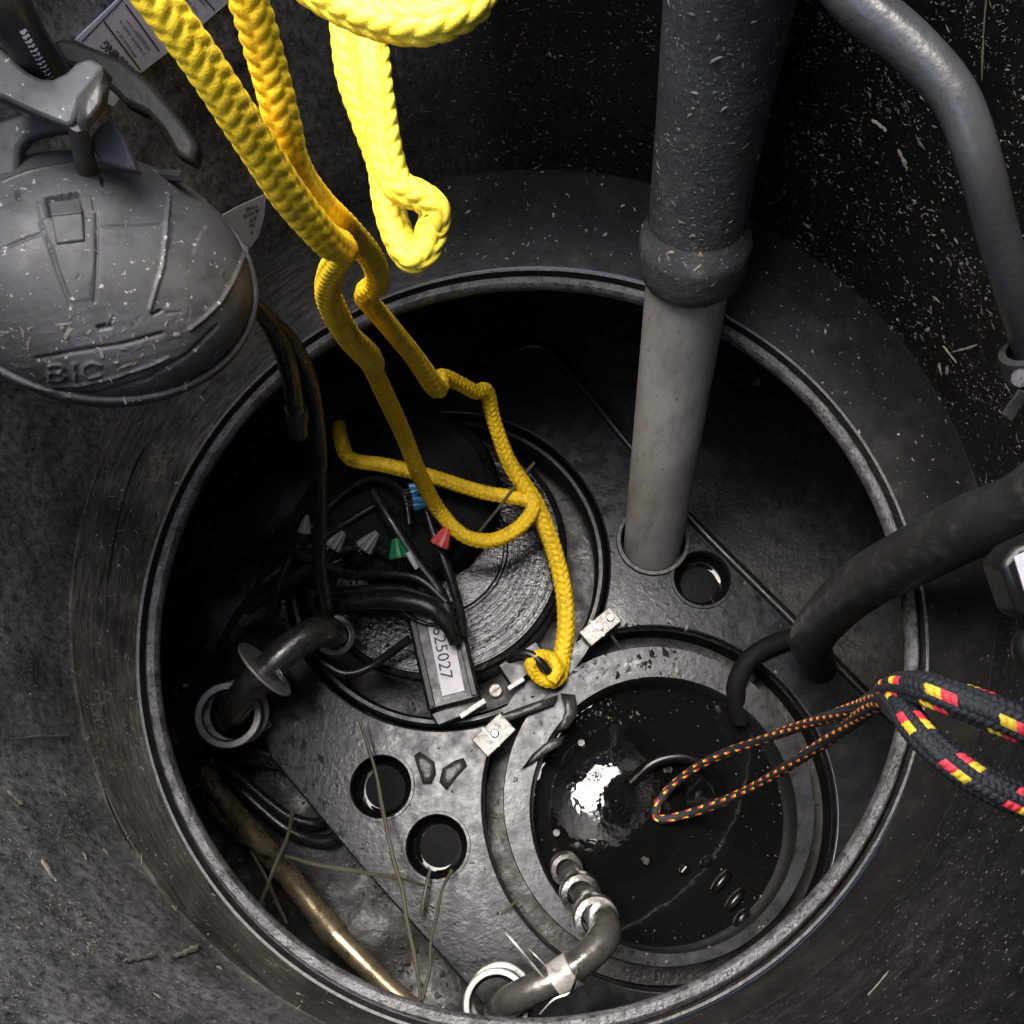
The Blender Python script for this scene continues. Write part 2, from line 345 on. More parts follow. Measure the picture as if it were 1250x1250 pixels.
# gravel and crumbs on the silt (lower left), one mass
m = MB()
def pebble(m, c, s, mi=0):
    v = [Vector((1, 0, 0)), Vector((-1, 0, 0)), Vector((0, 1, 0)), Vector((0, -1, 0)), Vector((0, 0, .7)), Vector((0, 0, -.5))]
    rt = Quaternion((random.random(), random.random(), random.random(), random.random())).normalized()
    v = [c+(rt @ p)*s*random.uniform(0.6, 1.2) for p in v]
    m.add(v, [(0, 2, 4), (2, 1, 4), (1, 3, 4), (3, 0, 4), (2, 0, 5), (1, 2, 5), (3, 1, 5), (0, 3, 5)], mi)
for i in range(1500):
    px = random.uniform(190, 620); py = random.uniform(480, 1240)
    if (px-250)*0.65+(900-py)*-0.0 > 0 and py < 880 and px > 420: continue
    p = P(px, py, ZF); pebble(m, p, random.choice([0.002, 0.003, 0.004, 0.007]))
kind(m.build('gravel', M['gravel']), 'stuff')

# ------------------------------------------------------------------ base plate with its wells
def circle_pts(c, r, n=64): return [(c.x+r*math.cos(2*math.pi*k/n), c.y+r*math.sin(2*math.pi*k/n)) for k in range(n)]
def flat(name, outline, holes, z, thick, bev, m, parent):
    cu = bpy.data.curves.new('tmp', 'CURVE'); cu.dimensions = '2D'; cu.fill_mode = 'BOTH'; cu.extrude = thick/2-bev; cu.bevel_depth = bev; cu.bevel_resolution = 2; cu.offset = -bev
    for ring in [outline]+holes:
        s = cu.splines.new('POLY'); s.points.add(len(ring)-1)
        for q, (x, y) in zip(s.points, ring): q.co = (x, y, 0, 1)
        s.use_cyclic_u = True
    ob = bpy.data.objects.new('tmp', cu); col.objects.link(ob); bpy.context.view_layer.update()
    me = bpy.data.meshes.new_from_object(ob.evaluated_get(bpy.context.evaluated_depsgraph_get()))
    bpy.data.objects.remove(ob); me.name = name; me.transform(Matrix.Translation((0, 0, z-thick/2))); me.materials.clear(); me.materials.append(m)
    return link(name, me, parent)
def xy(px, py, z=0.0): p = P(px, py, z); return (p.x, p.y)
def PR(px, py, rpx, z): p = P(px, py, z); return p, rpx*dep(p)/F
pit1, r1 = PR(543, 688, 200, 0); pit2, r2 = PR(803, 975, 214, 0)
hole_px = [(857, 706, 34), (465, 960, 37), (533, 1033, 37)]
holes = [PR(*h, 0) for h in hole_px]
foot, rfoot = PR(797, 660, 38, 0)
base = thing('pump_base', 'grey plastic base plate with two round pump wells at the bottom of the shaft', 'base plate', (pit1.x, pit1.y, ZF))
poly = [(612, 425), (640, 418), (672, 426), (760, 528), (840, 622), (1012, 790), (1150, 930), (930, 1250), (760, 1330), (650, 1300), (560, 1192), (440, 1058), (330, 925), (300, 850), (330, 720), (420, 560), (520, 470), (592, 447)]
flat('plate', [xy(*p) for p in poly], [circle_pts(pit1, r1, 96), circle_pts(pit2, r2, 96)]+[circle_pts(c, r, 40) for c, r in holes]+[circle_pts(foot, rfoot, 40)], 0.0, 0.03, 0.003, M['plate'], base)
m = MB(); m.lathe([(r1+0.001, -0.028), (r1+0.003, -0.06), (r1-0.01, -0.095), (0.001, -0.1)], Vector((pit1.x, pit1.y, 0)), seg=96); m.build('well_wall', M['pit'], base)
m = MB(); m.lathe([(r2+0.001, -0.028), (r2+0.003, -0.105), (r2-0.028, -0.106), (r2-0.0262, -0.008), (r2-0.0275, -0.005)], Vector((pit2.x, pit2.y, 0)), seg=96); m.build('groove_channel', M['matte'], base)
ci, ri = PR(809, 988, 163, 0)
def ring_between(m, c0, r0, z0, c1, r1_, z1, seg=96, steps=1):
    v = []; f = []
    for i in range(steps+1):
        t = i/steps; c = c0.lerp(c1, t); r = r0*(1-t)+r1_*t
        for k in range(seg):
            an = 2*math.pi*k/seg; v.append((c.x+r*math.cos(an), c.y+r*math.sin(an), z0*(1-t)+z1*t))
    for i in range(steps):
        for k in range(seg):
            l = (k+1) % seg; f.append((i*seg+k, i*seg+l, (i+1)*seg+l, (i+1)*seg+k))
    m.add(v, f)
m = MB(); ring_between(m, pit2, r2-0.0275, -0.004, ci, ri, -0.004, steps=6); m.build('well_flange', M['flangeplate'], base)
m = MB(); m.lathe([(ri, -0.0045), (ri-0.003, -0.009), (ri-0.006, -0.09)], Vector((ci.x, ci.y, 0)), seg=96); m.build('well_wall', M['pit'], base)
for (c, r) in holes:
    m = MB(); m.lathe([(r+0.0015, -0.026), (r+0.0015, -0.055), (r-0.002, -0.075), (0.001, -0.076)], Vector((c.x, c.y, 0)), seg=40); m.build('hole_cup', M['pit'], base)
    m = MB(); m.lathe([(r+0.005, 0.0012), (r+0.0045, 0.003), (r+0.001, 0.003), (r-0.0005, 0.001)], Vector((c.x, c.y, 0)), seg=40); m.build('hole_lip', M['plate'], base)
m = MB(); m.lathe([(rfoot+0.001, -0.026), (rfoot+0.001, -0.06), (0.001, -0.061)], Vector((foot.x, foot.y, 0)), seg=40); m.build('pipe_socket', M['pit'], base)
m = MB(); m.lathe([(rfoot+0.008, 0.0015), (rfoot+0.007, 0.005), (rfoot+0.002, 0.005), (rfoot, 0.001)], Vector((foot.x, foot.y, 0)), seg=48); m.build('socket_lip', M['black'], base)
# raised edge bead along the right side of the plate
edge = [P(x, y, 0.002) for x, y in [(600, 446), (640, 424), (678, 436), (765, 540), (842, 632), (1000, 790), (1090, 880)]]
m = MB(); m.tube(edge, [0.006]*len(edge), seg=10, step=0.01); m.build('edge_bead', M['black'], base)
# water in the wells
def pool(name, c, r, z, seg=64): 
    m = MB(); m.lathe([(r, z), (r*0.6, z), (0.0005, z)], Vector((c.x, c.y, 0)), seg=seg); return kind(m.build(name, M['water']), 'structure')
pool('well_water', ci, ri-0.004, -0.045)
for (c, r) in holes:
    m = MB(); m.lathe([(r+0.001, -0.026), (r*0.96, -0.031), (r*0.9, -0.0345), (r*0.8, -0.036), (r*0.66, -0.0365)], Vector((c.x, c.y, 0)), seg=40); kind(m.build('hole_water', M['water']), 'structure')
    m = MB(); n_ = 9; v = [(c.x, c.y, -0.033)]; f = []
    for i in range(1, n_+1):
        for k in range(24): an = k*math.pi/12; q = r*0.68*i/n_; v.append((c.x+q*math.cos(an), c.y+q*math.sin(an), -0.0365+0.003*math.cos(q/r*2.2)+random.uniform(-.0006, .0006)*(i < n_)))
    f += [(0, 1+k, 1+(k+1) % 24) for k in range(24)]+[(1+(i-1)*24+k, 1+i*24+k, 1+i*24+(k+1) % 24, 1+(i-1)*24+(k+1) % 24) for i in range(1, n_) for k in range(24)]
    m.add(v, f); m.build('hole_black_cover', M['matte'], base)  # matte black cover added to keep hole centres from mirroring the sky


# ------------------------------------------------------------------ unseen lid added over the shaft to cut sky light and darken reflections
blocker = thing('sky_blocker', 'dark round lid added overhead out of view to block sky light and blacken the well reflection', 'blocker', (0.36, 0.06, 1.47))
ring_ = [(0.36+0.46*math.cos(k*math.pi/48), 0.06+0.46*math.sin(k*math.pi/48)) for k in range(96)]
ports = []
from mathutils.geometry import tessellate_polygon
loops = [[Vector((x, y, 1.47)) for x, y in q] for q in [ring_]+ports]; tris = tessellate_polygon(loops); m = MB(); m.add([p for q in loops for p in q], [tuple(t_) for t_ in tris])
o = m.build('blocker_panel', M['matte'], blocker); md = o.modifiers.new('thick', 'SOLIDIFY'); md.thickness = 0.02; md.offset = 0

# ------------------------------------------------------------------ pump in the upper well
zc = Vector((0, 0, 1))
def LZ(c): return Vector((c.x, c.y, 0))
pump = thing('submersible_pump', 'wet black pump with ridged round top in the upper left well', 'pump', (pit1.x, pit1.y, -0.09))
pc, pr = PR(532, 672, 160, -0.01)
prof = [(0.001, 0.012), (pr*0.30, 0.011), (pr*0.52, 0.008), (pr*0.53, 0.0035), (pr*0.545, 0.0035)]
for i in range(9):
    a = 0.56+i*0.043; zz = 0.007-0.014*((a-0.5)/0.5)**2
    prof += [(pr*a, zz), (pr*(a+0.026), zz), (pr*(a+0.030), zz-0.0016), (pr*(a+0.039), zz-0.0016)]
prof += [(pr*0.955, -0.006), (pr*0.985, -0.008), (pr, -0.014), (pr, -0.085)]
m = MB(); m.lathe(prof, LZ(pc), seg=128); m.build('ridged_top', M['pump'], pump, sharp=25)
m = MB(); m.lathe([(r1-0.004, -0.05), (r1-0.005, -0.012), (r1-0.009, -0.008), (r1-0.014, -0.008), (r1-0.018, -0.014), (r1-0.02, -0.05)], LZ(pit1), seg=96); m.build('seal_ring', M['black'], pump)
mc, mr = PR(498, 600, 112, 0.05)
m = MB(); m.lathe([(mr, -0.01), (mr, 0.045), (mr*0.96, 0.056), (mr*0.85, 0.062), (mr*0.8, 0.060), (mr*0.76, 0.062), (mr*0.3, 0.066), (0.001, 0.066)], LZ(mc), seg=72); cap = m.build('motor_cap', M['matte'], pump)
for k in range(6):
    an = k*math.pi/3+0.4; c = Vector((mc.x+mr*0.9*math.cos(an), mc.y+mr*0.9*math.sin(an), 0.06))
    m = MB(); m.lathe([(0.0001, 0.006), (0.004, 0.006), (0.005, 0.004), (0.005, 0)], c, seg=6); m.build('bolt', M['matte'], cap)
# label bar
u0, u1 = P(528, 742, 0.03), P(556, 862, 0.022); ax = (u1-u0)/2; cc = (u0+u1)/2; sd_ = zc.cross(ax).normalized()
m = MB(); m.box(cc, ax, sd_*rad(cc, 66), zc*0.012); bar = m.build('label_bar', M['black'], pump, bevel=0.004)
for s_ in (1, -1):
    c2 = cc+sd_*(rad(cc, 52)*s_)+zc*0.013; m = MB(); m.box(c2, ax*0.93, sd_*rad(cc, 7), zc*0.003); m.build('bar_ridge', M['domedark' if s_ < 0 else 'black'], bar, bevel=0.001)
def text_mesh(body, size):
    cu = bpy.data.curves.new('t', 'FONT'); cu.body = body; cu.size = size; cu.align_x = 'CENTER'; cu.align_y = 'CENTER'; cu.resolution_u = 2; cu.extrude = 0.0002
    ob = bpy.data.objects.new('t', cu); col.objects.link(ob); bpy.context.view_layer.update()
    me = bpy.data.meshes.new_from_object(ob.evaluated_get(bpy.context.evaluated_depsgraph_get())); bpy.data.objects.remove(ob); return me
def put_text(name, body, size, c, xdir, ndir, m, parent, xs=1.0, extrude=None):
    me = text_mesh(body, size); x = xdir.normalized(); nn = (ndir-x*ndir.dot(x)).normalized(); y = nn.cross(x)
    me.transform(Matrix(((x.x*xs, y.x, nn.x, c.x), (x.y*xs, y.y, nn.y, c.y), (x.z*xs, y.z, nn.z, c.z), (0, 0, 0, 1))))
    me.materials.clear(); me.materials.append(m); me.name = name; return link(name, me, parent, sharp=30)
zl = 0.0425
lq = [P(x, y, zl-0.004*(y > 800)) for x, y in [(521, 757), (549, 752), (567, 843), (540, 850)]]
m = MB(); m.prism(lq, Vector((0, 0, -0.0012))); lab = m.build('number_label', M['white'], bar)
nrm = (lq[1]-lq[0]).cross(lq[3]-lq[0]).normalized(); nrm = nrm if nrm.z > 0 else -nrm
put_text('number', '625027', rad(lq[0], 2*21), P(539.5, 797, zl-0.002)+nrm*0.0012, P(551, 850, zl-0.0035)-P(534, 755, zl), nrm, M['ink'], lab, xs=1.03)
# lifting eye and bolts where the yellow rope is tied
eye = P(640, 806, 0.03)
d1 = (P(668, 790, 0.03)-P(612, 826, 0.03)).normalized(); d2 = zc.cross(d1)
m = MB(); m.box(P(640, 812, 0.008), d1*0.032, d2*0.018, zc*0.016); br = m.build('lifting_bracket', M['black'], pump, bevel=0.003)
m = MB(); m.tube([P(x, y, z) for x, y, z in [(622, 806, 0.02), (632, 798, 0.045), (650, 800, 0.052), (668, 818, 0.045), (672, 828, 0.02)]], [0.006]*5, seg=10, step=0.004); m.build('lifting_eye', M['cable'], pump)
m = MB(); m.box(P(560, 868, 0.012), (P(590, 856, 0.01)-P(530, 880, 0.01))*0.5, d2*0.011, zc*0.008); m.build('hinge_bar', M['black'], pump, bevel=0.003)
for (x, y, r_, z) in [(605, 843, 9, 0.028)]:
    c, rr_ = PR(x, y, r_, z); m = MB(); m.lathe([(0.0001, 0.003), (rr_*0.8, 0.0025), (rr_, 0), (rr_, -0.012)], c, seg=16); sc = m.build('screw', M['alu'], pump)
    m = MB(); m.box(c+zc*0.003, d1*rr_*0.75, d2*0.0009, zc*0.0006); m.build('screw_slot', M['black'], sc)
m = MB(); m.box(P(630, 835, 0.02), d1*0.013, d2*0.0035, zc*0.004); m.build('latch_pin', M['flange'], pump, bevel=0.001)
m = MB(); m.box(P(577, 865, 0.022), d1*0.02, d2*0.004, zc*0.003); m.build('hinge_strip', M['flange'], pump, bevel=0.001)

p2 = thing('added_pump_top', 'black wet rounded pump top added to catch sky glints in the lower right well', 'pump', (ci.x, ci.y, -0.06))
c, r_ = PR(748, 978, 98, -0.045); prof = [(max(0.0004, r_*i/24), -0.026-0.022*(i/24)**2.2) for i in range(25)]  # dome added over the water, shaped and placed to catch a sky highlight
m = MB(); m.lathe(prof, LZ(c), seg=72, wob=wob_fn(31, 0.0015)); m.build('glint_dome', M['wetdome'], p2, sharp=180)
for k in range(4):
    an = k*1.57+0.5; q = Vector((c.x+r_*0.8*math.cos(an), c.y+r_*0.8*math.sin(an), -0.041)); m = MB(); m.lathe([(0.0001, 0.007), (0.005, 0.007), (0.0065, 0.005), (0.0065, -.004)], q, seg=6); m.build('bolt', M['wetblack'], p2)
for (x, y, l_) in [(862, 1052, 12), (880, 1076, 30), (897, 1098, 30), (905, 1120, 22), (835, 1062, 8)]:
    q = P(x, y, -0.044); dx = (P(x+10, y-12, -0.044)-P(x-10, y+12, -0.044)).normalized(); m = MB(); m.tube([q-dx*rad(q, l_), q-dx*rad(q, l_*.4)+zc*0.004, q+dx*rad(q, l_*.4)+zc*0.004, q+dx*rad(q, l_)], [0.004, 0.006, 0.006, 0.004], seg=10, step=0.004); m.build('glint_ridge', M['wetblack'], p2)  # small wet ridges added to give glints in the well
m = MB(); m.tube([P(x, y, z) for x, y, z in [(770, 955, -.03), (800, 930, -.02), (840, 925, -.02), (870, 945, -.03), (880, 975, -.05)]], [0.008]*5, seg=12, step=0.006); m.build('pump_lead', M['wetblack'], p2)
# scum on the water
m = MB(); rs = random.Random(9)
for _ in range(150):
    an = rs.uniform(0, 6.28); q = ri*0.93*math.sqrt(rs.uniform(0.1, 1)) if rs.random() < .5 else ri*rs.uniform(.86, .96)
    pebble(m, Vector((ci.x+q*math.cos(an), ci.y+q*math.sin(an), -0.045)), rs.choice([.0008, .001, .0015, .002]))
for _ in range(60):
    p = P(rs.gauss(742, 26), rs.gauss(876, 12), -0.045); pebble(m, p, rs.choice([.001, .0015, .002, .003]))
kind(m.build('water_scum', M['chipdull']), 'stuff')

# bright clips across the joint between the two wells
def clip(px, py, a, lx, ly, label, bolts):
    c = P(px, py, 0.012); x = Vector((math.cos(a), math.sin(a), 0)); y = zc.cross(x); t = thing('steel_clip', label, 'clip', (c.x, c.y, 0.004), 'metal clips on the well joint')
    m = MB(); m.box(c, x*lx, y*ly, zc*0.003); pl = m.build('clip_plate', M['alu'], t, bevel=0.0012)
    m = MB(); m.box(c-x*lx*0.2+zc*0.0036, y*0.0015*0+x*0.0012, y*ly*1.02, zc*0.0012); m.build('fold_line', M['pipe'], t)
    for bx_ in bolts:
        m = MB(); m.lathe([(0.0001, 0.004), (0.004, 0.004), (0.0055, 0.002), (0.0055, 0)], c+x*bx_+zc*0.003, seg=12); m.build('bolt', M['steel'], t)
clip(733, 765, math.radians(40), 0.028, 0.013, 'small bright metal clip with bolt between the grey pipe and the lower well', [0.018, -0.002])
clip(603, 897, math.radians(44), 0.026, 0.016, 'small bright metal clip with bolt beside the dark leaves', [0.002])

# ------------------------------------------------------------------ grey vertical pipe and its rubber sleeve
g0, g1 = A(797, 664, 1.475), A(840, 340, 1.02)
gp = thing('discharge_pipe', 'pale grey plastic pipe rising from the base plate into a black sleeve', 'pipe', (foot.x, foot.y, -0.05))
m = MB(); ax = (g1-g0); L_ = ax.length; r_ = 0.0415
m.tube([g0-ax*0.1, g0, g0+ax*0.35, g0+ax*0.7, g1], [r_]*5, seg=48); m.build('pipe_wall', M['pvc'], gp)
sp = [(845, 330, 1.012), (850, 290, 0.98), (853, 255, 0.95), (868, 150, 0.87), (890, 0, 0.77), (912, -130, 0.69), (950, -330, 0.60)]
pts = [A(*p) for p in sp]; ws = [124, 121, 119, 134, 160, 182, 214]
sv = thing('pipe_sleeve', 'thick dusty black rubber sleeve over the grey pipe at the top', 'pipe', pts[0])
m = MB(); m.tube([pts[0].lerp(pts[1], .3)]+pts[1:], [0.0475]+[w_*0.5*p[2]/F for w_, p in zip(ws[1:], sp[1:])], seg=48, step=0.03); m.build('sleeve', M['sleeve'], sv)
ca = (pts[2]-pts[0]).normalized(); cr = 0.0525
m = MB(); m.lathe([(0.042, -0.004), (cr-0.007, -0.006), (cr-0.003, -0.002), (cr-0.0005, 0.006), (cr+0.0003, 0.018), (cr+0.001, 0.03), (cr+0.0013, 0.038), (cr+0.0003, 0.044), (cr-0.0025, 0.05), (cr-0.006, 0.064)], pts[0], ca, seg=64); m.build('collar', M['sleeve'], sv)

# ------------------------------------------------------------------ hoses on the right
def hose(name, label, spec, m_, step=0.012, seg=20, cat='hose', z=False):
    pts, rd = (pathz if z else pathpx)(spec); m = MB(); m.tube(pts, rd, seg=seg, step=step); o = m.build(name, m_); return tag(o, label, cat)
hose('black_hose', 'thick black rubber hose entering the rim from the right edge', [(1330, 560, .70, 92), (1250, 617, .78, 84), (1190, 640, .84, 80), (1120, 676, .92, 74), (1055, 712, 1.02, 66), (1010, 752, 1.16, 58), (990, 785, 1.30, 52), (1000, 820, 1.42, 46)], M['hose'], seg=28)
hose('drain_hose', 'thin black hose curling over the plate edge below the thick hose', [(1000, 772, 1.40, 22), (950, 784, 1.39, 24), (915, 805, 1.385, 24), (898, 840, 1.385, 24), (905, 880, 1.40, 22)], M['matte'])
hose('grey_conduit', 'shiny grey conduit curving down the upper right corner', [(985, -90, .66, 66), (1040, -5, .655, 62), (1105, 50, .65, 60), (1165, 118, .645, 56), (1196, 200, .65, 52), (1215, 275, .67, 50), (1240, 360, .70, 47), (1268, 450, .74, 45), (1310, 560, .76, 44)], M['conduit'], seg=28)
# clamp round the conduit at the right edge
cA, cB = A(1254, 425, .715), A(1268, 478, .735); t = thing('hose_clamp', 'dusty dark clamp on the grey conduit at the right edge', 'clamp', cB)
ax = (cB-cA).normalized()
m = MB(); m.lathe([(0.014, 0), (0.019, 0.001), (0.020, 0.006), (0.0195, 0.018), (0.017, 0.024), (0.014, 0.0245)], cA, ax, seg=32); m.build('clamp_band', M['hose'], t)
m = MB(); m.lathe([(0.0005, 0.012), (0.006, 0.012), (0.007, 0.009), (0.007, 0)], A(1246, 462, .70), (CAM-A(1246, 462, .70)), seg=10); m.build('clamp_screw', M['pipe'], t)
m = MB(); m.box(A(1240, 495, .745), (A(1252, 478, .74)-A(1228, 512, .75))*0.5, (A(1250, 505, .745)-A(1230, 487, .745))*0.35, ray(1240, 495)*0.006); m.build('clamp_tail', M['domedark'], t, bevel=0.002)
# switch box at the right edge
t = thing('switch_box', 'black box with a white label cut off by the right edge', 'box', A(1262, 760, .62))
def pxprism(m, pts, d, th): m.prism([A(x, y, d) for x, y in pts], ray(625, 625).normalized()*th)
m = MB(); pxprism(m, [(1222, 690), (1240, 668), (1300, 640), (1330, 740), (1262, 760), (1244, 752)], .62, 0.03); m.build('box_body', M['black'], t, bevel=0.004)
m = MB(); pxprism(m, [(1238, 680), (1290, 655), (1302, 700), (1251, 722)], .6185, 0.001); m.build('white_label', M['white'], t)
m = MB(); c = A(1275, 792, .63); m.lathe([(0.0005, 0.012), (0.012, 0.011), (0.017, 0.007), (0.019, 0), (0.019, -0.02)], c, (CAM-c), seg=28); m.build('round_knob', M['black'], t)

# ------------------------------------------------------------------ big dome at the left with its yoke
DC = A(122, 338, 0.70); dax = (CAM-DC).normalized(); upv = Q @ Vector((0, 1, 0)); rgt = Q @ Vector((1, 0, 0))
dax = (dax*0.92+upv*0.40).normalized(); du = (rgt-dax*rgt.dot(dax)).normalized(); dv = dax.cross(du)
DRX, DRY, DH = 0.106, 0.090, 0.066
dome = thing('plastic_dome', 'large scuffed dark grey plastic dome with a latch hanging at the left edge', 'dome', DC-Vector((0, 0, .06)))
ns = 480; E_ = math.radians
prof = [(math.cos(x)*0.955, math.sin(x)) for x in [E_(90-i*88/140) for i in range(141)]]; prof[0] = (0.003, 1)
prof += [(0.957, 0.02), (0.965, 0.035), (0.985, 0.04), (1.0, 0.025), (1.002, -0.05), (1.0, -0.10), (0.985, -0.13), (0.97, -0.135), (0.965, -0.2), (0.93, -0.45), (0.8, -0.7), (0.5, -0.85), (0.01, -0.9)]
def px_of(p):
    c = Q.inverted() @ (p-CAM); return 625-c.x/c.z*F, 625+c.y/c.z*F
def seg_d(x, y, line):
    best = 1e9
    for (x0, y0), (x1, y1) in zip(line, line[1:]):
        dx, dy = x1-x0, y1-y0; t_ = max(0, min(1, ((x-x0)*dx+(y-y0)*dy)/(dx*dx+dy*dy))); best = min(best, math.hypot(x-x0-t_*dx, y-y0-t_*dy))
    return best
def inside(x, y, poly):
    c = False; j = len(poly)-1
    for i in range(len(poly)):
        if (poly[i][1] > y) != (poly[j][1] > y) and x < (poly[j][0]-poly[i][0])*(y-poly[i][1])/(poly[j][1]-poly[i][1])+poly[i][0]: c = not c
        j = i
    return c
rg = random.Random(5); MMm = 0.001
lines = [([(50, 272), (60, 300), (72, 335), (86, 372)], 2.2, -1.3), ([(118, 262), (119, 300), (118, 335), (115, 368)], 2.2, -1.3), ([(120, 277), (145, 276), (170, 276), (196, 274)], 2.0, -1.0),
         ([(-20, 314), (0, 305), (25, 294), (49, 285)], 2.0, -1.0), ([(207, 240), (204, 268), (202, 300), (199, 325), (191, 350), (183, 378)], 2.2, 1.6), ([(211, 262), (228, 267), (248, 277)], 3, -1.8),
         ([(302, 300), (294, 322), (284, 345), (270, 368), (250, 388), (232, 402)], 2.4, 1.6), ([(45, 438), (90, 430), (150, 420), (198, 407)], 2.4, -1.4), ([(55, 472), (100, 470), (140, 461), (185, 446), (206, 436)], 1.8, 1.3),
         ([(0, 470), (60, 482), (120, 480), (180, 462), (230, 432), (265, 398)], 2.2, -1.2)]
for (x0, w_) in ((58, 0), (92, 1), (103, 2)): pass
letters = [[(60, 446), (60, 464)], [(60, 446), (74, 445), (78, 450), (72, 454), (60, 455)], [(72, 454), (80, 459), (74, 464), (60, 464)], [(90, 444), (92, 464)], [(122, 446), (112, 442), (102, 448), (101, 456), (108, 462), (122, 458)]]
lines += [(l_, 1.7, 1.5) for l_ in letters]
for _ in range(70):
    x, y = rg.uniform(0, 250), rg.uniform(375, 485); an = rg.gauss(-0.25, 0.6); L_ = rg.uniform(4, 22); lines.append(([(x, y), (x+L_*math.cos(an), y+L_*math.sin(an))], rg.uniform(.9, 1.6), rg.uniform(-.6, 0.5)))
for _ in range(14):
    x, y = rg.uniform(20, 290), rg.uniform(220, 380); an = rg.uniform(0, 3); L_ = rg.uniform(3, 10); lines.append(([(x, y), (x+L_*math.cos(an), y+L_*math.sin(an))], 1.3, rg.uniform(-.8, .6)))
slots_ = [([(121, 211), (128, 211), (129, 228), (123, 228)], -3), ([(17, 230), (24, 230), (25, 246), (19, 246)], -3), ([(184, 383), (196, 376), (200, 380), (186, 387)], -2.5), ([(116, 397), (136, 393), (138, 401), (120, 405)], -2.5),
          ([(54, 240), (97, 233), (101, 262), (59, 266)], -5), ([(44, 246), (53, 245), (58, 268), (48, 270)], 0.9), ([(99, 240), (112, 238), (116, 264), (104, 264)], 0.9), ([(58, 268), (116, 264), (117, 320), (110, 366), (88, 370), (72, 330)], 0.5), ([(210, 270), (248, 280), (236, 312), (205, 306)], -0.7)]
lines = [(l_, w_, h_, min(q[0] for q in l_)-9, max(q[0] for q in l_)+9, min(q[1] for q in l_)-9, max(q[1] for q in l_)+9) for l_, w_, h_ in lines]
def relief(x, y):
    h = 0.0
    for l_, w_, hh, xa, xb, ya, yb in lines:
        if xa < x < xb and ya < y < yb:
            d_ = seg_d(x, y, l_)
            if d_ < 3*w_: h += hh*math.exp(-(d_/w_)**2)
    for pl, hh in slots_:
        if inside(x, y, pl): h += hh*min(1.0, seg_d(x, y, pl+pl[:1])/2.6)
    if y > 376 and x < 260: h += 0.1*math.sin(x*0.21+y*0.13)*math.sin(y*0.37-x*0.07)
    return h*MMm
m = MB(); v = []; f = []
for i, (r, h) in enumerate(prof):
    for k in range(ns):
        an = 2*math.pi*k/ns; p = DC+du*(DRX*r*math.cos(an))+dv*(DRY*r*math.sin(an))+dax*(DH*h)
        if i < 147:
            x, y = px_of(p)
            if -15 < x < 320: 
                n_ = (du*(r*math.cos(an)/DRX)+dv*(r*math.sin(an)/DRY)+dax*(max(h, 0)/DH)).normalized(); p = p+n_*relief(x, y)
        v.append(p)
for i in range(len(prof)-1):
    for k in range(ns):
        l = (k+1) % ns; f.append((i*ns+k, i*ns+l, (i+1)*ns+l, (i+1)*ns+k))
m.add(v, f); shell = m.build('dome_shell', M['dome'], dome, sharp=60)
def D(px, py, off=0.0):
    """where the pixel's ray meets the dome shell; also the outward normal"""
    r = ray(px, py); o_ = CAM-DC
    def loc(v_): return Vector((v_.dot(du)/(DRX*0.955), v_.dot(dv)/(DRY*0.955), v_.dot(dax)/DH))
    a = loc(o_); b_ = loc(r); A_ = b_.dot(b_); B_ = 2*a.dot(b_); C_ = a.dot(a)-1; q = B_*B_-4*A_*C_
    if q < 0: return CAM+r*0.68, dax
    t_ = (-B_-math.sqrt(q))/(2*A_); p = CAM+r*t_; l_ = loc(p-DC)
    n_ = (du*(l_.x/DRX)+dv*(l_.y/DRY)+dax*(l_.z/DH)).normalized(); return p+n_*off, n_
def dline(m, px, w_, off=0.0, step=0.003):
    pts = [D(x, y, off)[0] for x, y in px]; m.tube(pts, [w_]*len(pts), seg=8, step=step)
# latch: a raised square tongue over a dark slot
def dbox(m, px, py, wx, wy, h, off=0.0):
    p, n_ = D(px, py, off); x = (rgt-n_*rgt.dot(n_)).normalized(); y = n_.cross(x); s_ = dep(p)/F
    m.box(p+n_*h*0.5, x*wx*s_*0.5, y*wy*s_*0.5, n_*h*0.5)
la = [D(x, y, o_)[0] for x, y, o_ in [(61, 245, -.001), (98, 241, -.001), (101, 264, .0045), (64, 268, .0045), (104, 295, .002), (69, 299, .002)]]; n_ = D(80, 268)[1]
m = MB(); m.prism([la[0], la[1], la[2], la[3]], -n_*0.003); lt = m.build('latch_tongue', M['dome'], dome, bevel=0.0012)
m = MB(); m.prism([la[3], la[2], la[4], la[5]], -n_*0.004); m.build('latch_lip', M['dome'], lt, bevel=0.0012)
# the yoke above the dome
yoke = thing('dome_yoke', 'dark moulded yoke with a pointed knob above the plastic dome', 'bracket', A(100, 150, .72))
def plate(name, pxs, d, th, m_, par, bev=0.003):
    m = MB(); m.prism([A(x, y, dd if isinstance(dd, float) else d) for x, y, *r in pxs for dd in [r[0] if r else d]], ray(625, 625).normalized()*th); return m.build(name, m_, par, bevel=bev)
plate('cradle', [(-20, 48), (0, 60), (18, 75), (33, 88), (48, 95), (63, 96), (80, 88), (92, 76), (108, 70), (127, 80), (118, 96), (98, 120), (90, 148), (82, 154), (40, 137), (0, 118), (-25, 110)], .605, 0.018, M['dome'], yoke, 0.004)
plate('yoke_wing', [(60, 50), (75, 45), (92, 48), (150, 72), (186, 102), (215, 138), (240, 172), (236, 200), (212, 186), (196, 158), (178, 138), (150, 124), (126, 100), (100, 84), (78, 78)], .70, 0.02, M['wing'], yoke, 0.004)
m = MB(); c = A(112, 125, .592)
